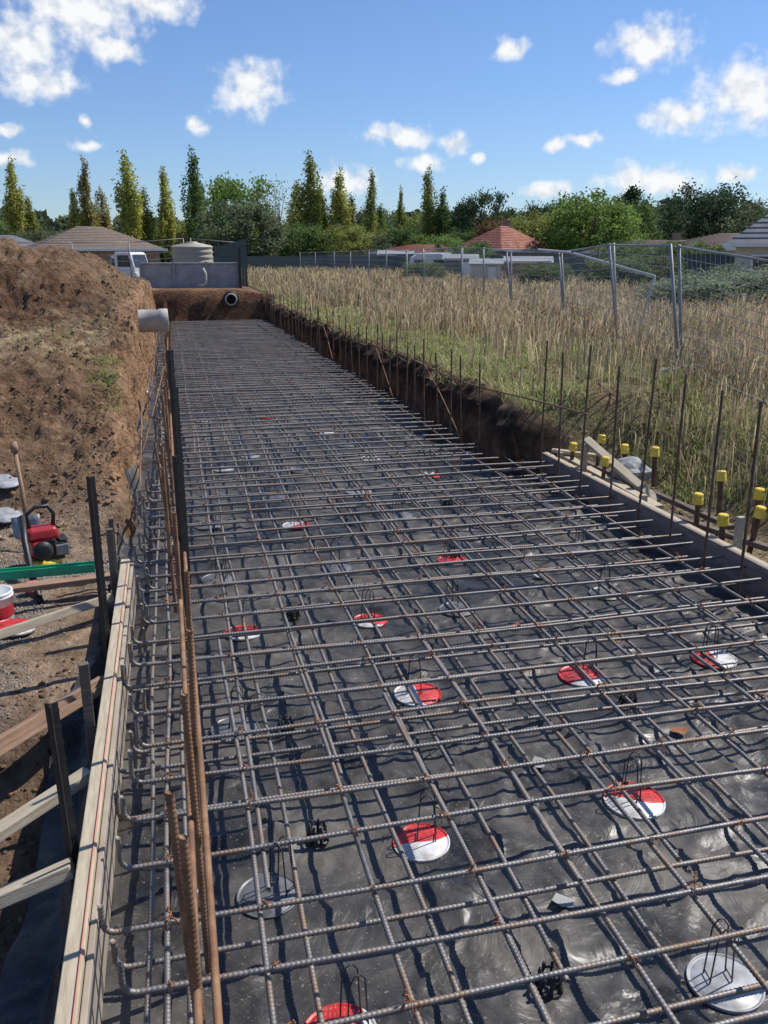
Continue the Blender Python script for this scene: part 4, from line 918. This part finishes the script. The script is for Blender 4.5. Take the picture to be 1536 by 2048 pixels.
cb=n.new('ShaderNodeCombineXYZ');l.new(azn,cb.inputs[0]);l.new(eln,cb.inputs[1])
nz=n.new('ShaderNodeTexNoise');nz.inputs['Scale'].default_value=.5;nz.inputs['Detail'].default_value=6;nz.inputs['Roughness'].default_value=.55;l.new(cb.outputs[0],nz.inputs['Vector'])
ds=n.new('ShaderNodeVectorMath');ds.operation='MULTIPLY_ADD';l.new(nz.outputs['Color'],ds.inputs[0]);ds.inputs[1].default_value=(1.8,1.3,0);ds.inputs[2].default_value=(-.9,-.65,0)
pos=n.new('ShaderNodeVectorMath');pos.operation='ADD';l.new(cb.outputs[0],pos.inputs[0]);l.new(ds.outputs[0],pos.inputs[1])
CL=[(-7,10.8,3.4,2.0),(-3.8,12.6,4.2,2.2),(.4,13.3,2.6,1.2),(-6.4,9.1,2.8,1.1),(-2.3,11.0,2.0,.9),(5.6,9.3,2.5,1.8),(2.2,7.2,1.1,.65),(-4.1,6.15,1.2,.45),(-8.2,6.7,1.3,.5),(-8.4,5.2,1.4,.6),
(14.7,6.7,2.7,.9),(15.8,5.3,1.4,.7),(17.9,6.3,.9,.7),(11.2,4.3,2.2,1.1),(21,11.3,1.1,.8),(28.9,11.2,2.8,1.5),(27.6,9.7,1.2,.5),(30.8,7.4,2.6,1.1),(34.5,8.4,3.4,2.4),(29.6,4.0,3.8,1.15),(25.6,6.4,1.3,.5),(23.9,6.2,.8,.45),(23.7,3.7,1.9,.6),(34.4,4.4,1.5,.5),(-14,9,4,2),(42,7,5,2),(48,14,6,3),(-20,15,6,3),(20,24,7,3),(-5,28,8,3),(37,22,6,3),(60,10,7,3),(-40,12,8,3),(-3.9,7.3,.5,.35),(19.0,5.6,.6,.4)]
dist=None
for (a,e_,ww,hh) in CL:
    s1=n.new('ShaderNodeVectorMath');s1.operation='SUBTRACT';l.new(pos.outputs[0],s1.inputs[0]);s1.inputs[1].default_value=(a,e_,0)
    s2=n.new('ShaderNodeVectorMath');s2.operation='MULTIPLY';l.new(s1.outputs[0],s2.inputs[0]);s2.inputs[1].default_value=(1/ww,1/hh,0)
    s3=n.new('ShaderNodeVectorMath');s3.operation='LENGTH';l.new(s2.outputs[0],s3.inputs[0])
    dist=s3.outputs['Value'] if dist is None else mth('MINIMUM',dist,s3.outputs['Value'])
nz2=n.new('ShaderNodeTexNoise');nz2.inputs['Scale'].default_value=.9;nz2.inputs['Detail'].default_value=8;nz2.inputs['Roughness'].default_value=.53;l.new(cb.outputs[0],nz2.inputs['Vector'])
val=mth('ADD',mth('SUBTRACT',1.0,dist),mth('MULTIPLY',mth('SUBTRACT',nz2.outputs['Fac'],.5),1.7))
mr=n.new('ShaderNodeMapRange');mr.interpolation_type='SMOOTHSTEP';mr.inputs['From Min'].default_value=-.08;mr.inputs['From Max'].default_value=.85;l.new(val,mr.inputs['Value'])
off=n.new('ShaderNodeVectorMath');off.operation='ADD';l.new(cb.outputs[0],off.inputs[0]);off.inputs[1].default_value=(.25,.55,0)
nz3=n.new('ShaderNodeTexNoise');nz3.inputs['Scale'].default_value=.9;nz3.inputs['Detail'].default_value=5;l.new(off.outputs[0],nz3.inputs['Vector'])
shd=mth('SUBTRACT',nz2.outputs['Fac'],nz3.outputs['Fac'])
sr=n.new('ShaderNodeMapRange');sr.inputs['From Min'].default_value=-.25;sr.inputs['From Max'].default_value=.04;l.new(shd,sr.inputs['Value'])
cc=n.new('ShaderNodeMix');cc.data_type='RGBA';l.new(sr.outputs[0],cc.inputs[0]);cc.inputs[6].default_value=(5.4,5.8,6.5,1);cc.inputs[7].default_value=(7.6,7.7,7.8,1)
tint=n.new('ShaderNodeMix');tint.data_type='RGBA';tint.blend_type='MULTIPLY';tint.inputs[0].default_value=1;l.new(sky.outputs[0],tint.inputs[6]);tint.inputs[7].default_value=(.66,.79,1.03,1)
fm=n.new('ShaderNodeMix');fm.data_type='RGBA';l.new(mr.outputs[0],fm.inputs[0]);l.new(tint.outputs[2],fm.inputs[6]);l.new(cc.outputs[2],fm.inputs[7])
l.new(fm.outputs[2],bg.inputs['Color'])
sd=bpy.data.lights.new('sun','SUN');sd.energy=5.0;sd.angle=math.radians(.5);sd.color=(1,.955,.88)
so=bpy.data.objects.new('sun',sd);COL.objects.link(so)
dv=Vector((SUN.x*math.cos(el),SUN.y*math.cos(el),math.sin(el)));so.rotation_euler=dv.to_track_quat('Z','Y').to_euler();so.location=(20,10,30)
cd=bpy.data.cameras.new('camera');cam=bpy.data.objects.new('camera',cd);COL.objects.link(cam);S.camera=cam
cam.location=(0,0,2.0);cam.rotation_euler=(math.radians(90-16.63),0,math.radians(-13.55))
cd.sensor_fit='VERTICAL';cd.sensor_height=24;cd.lens=20.37;cd.clip_end=9000;cd.clip_start=.02
S.view_settings.view_transform='Standard';S.view_settings.look='None';S.view_settings.exposure=0
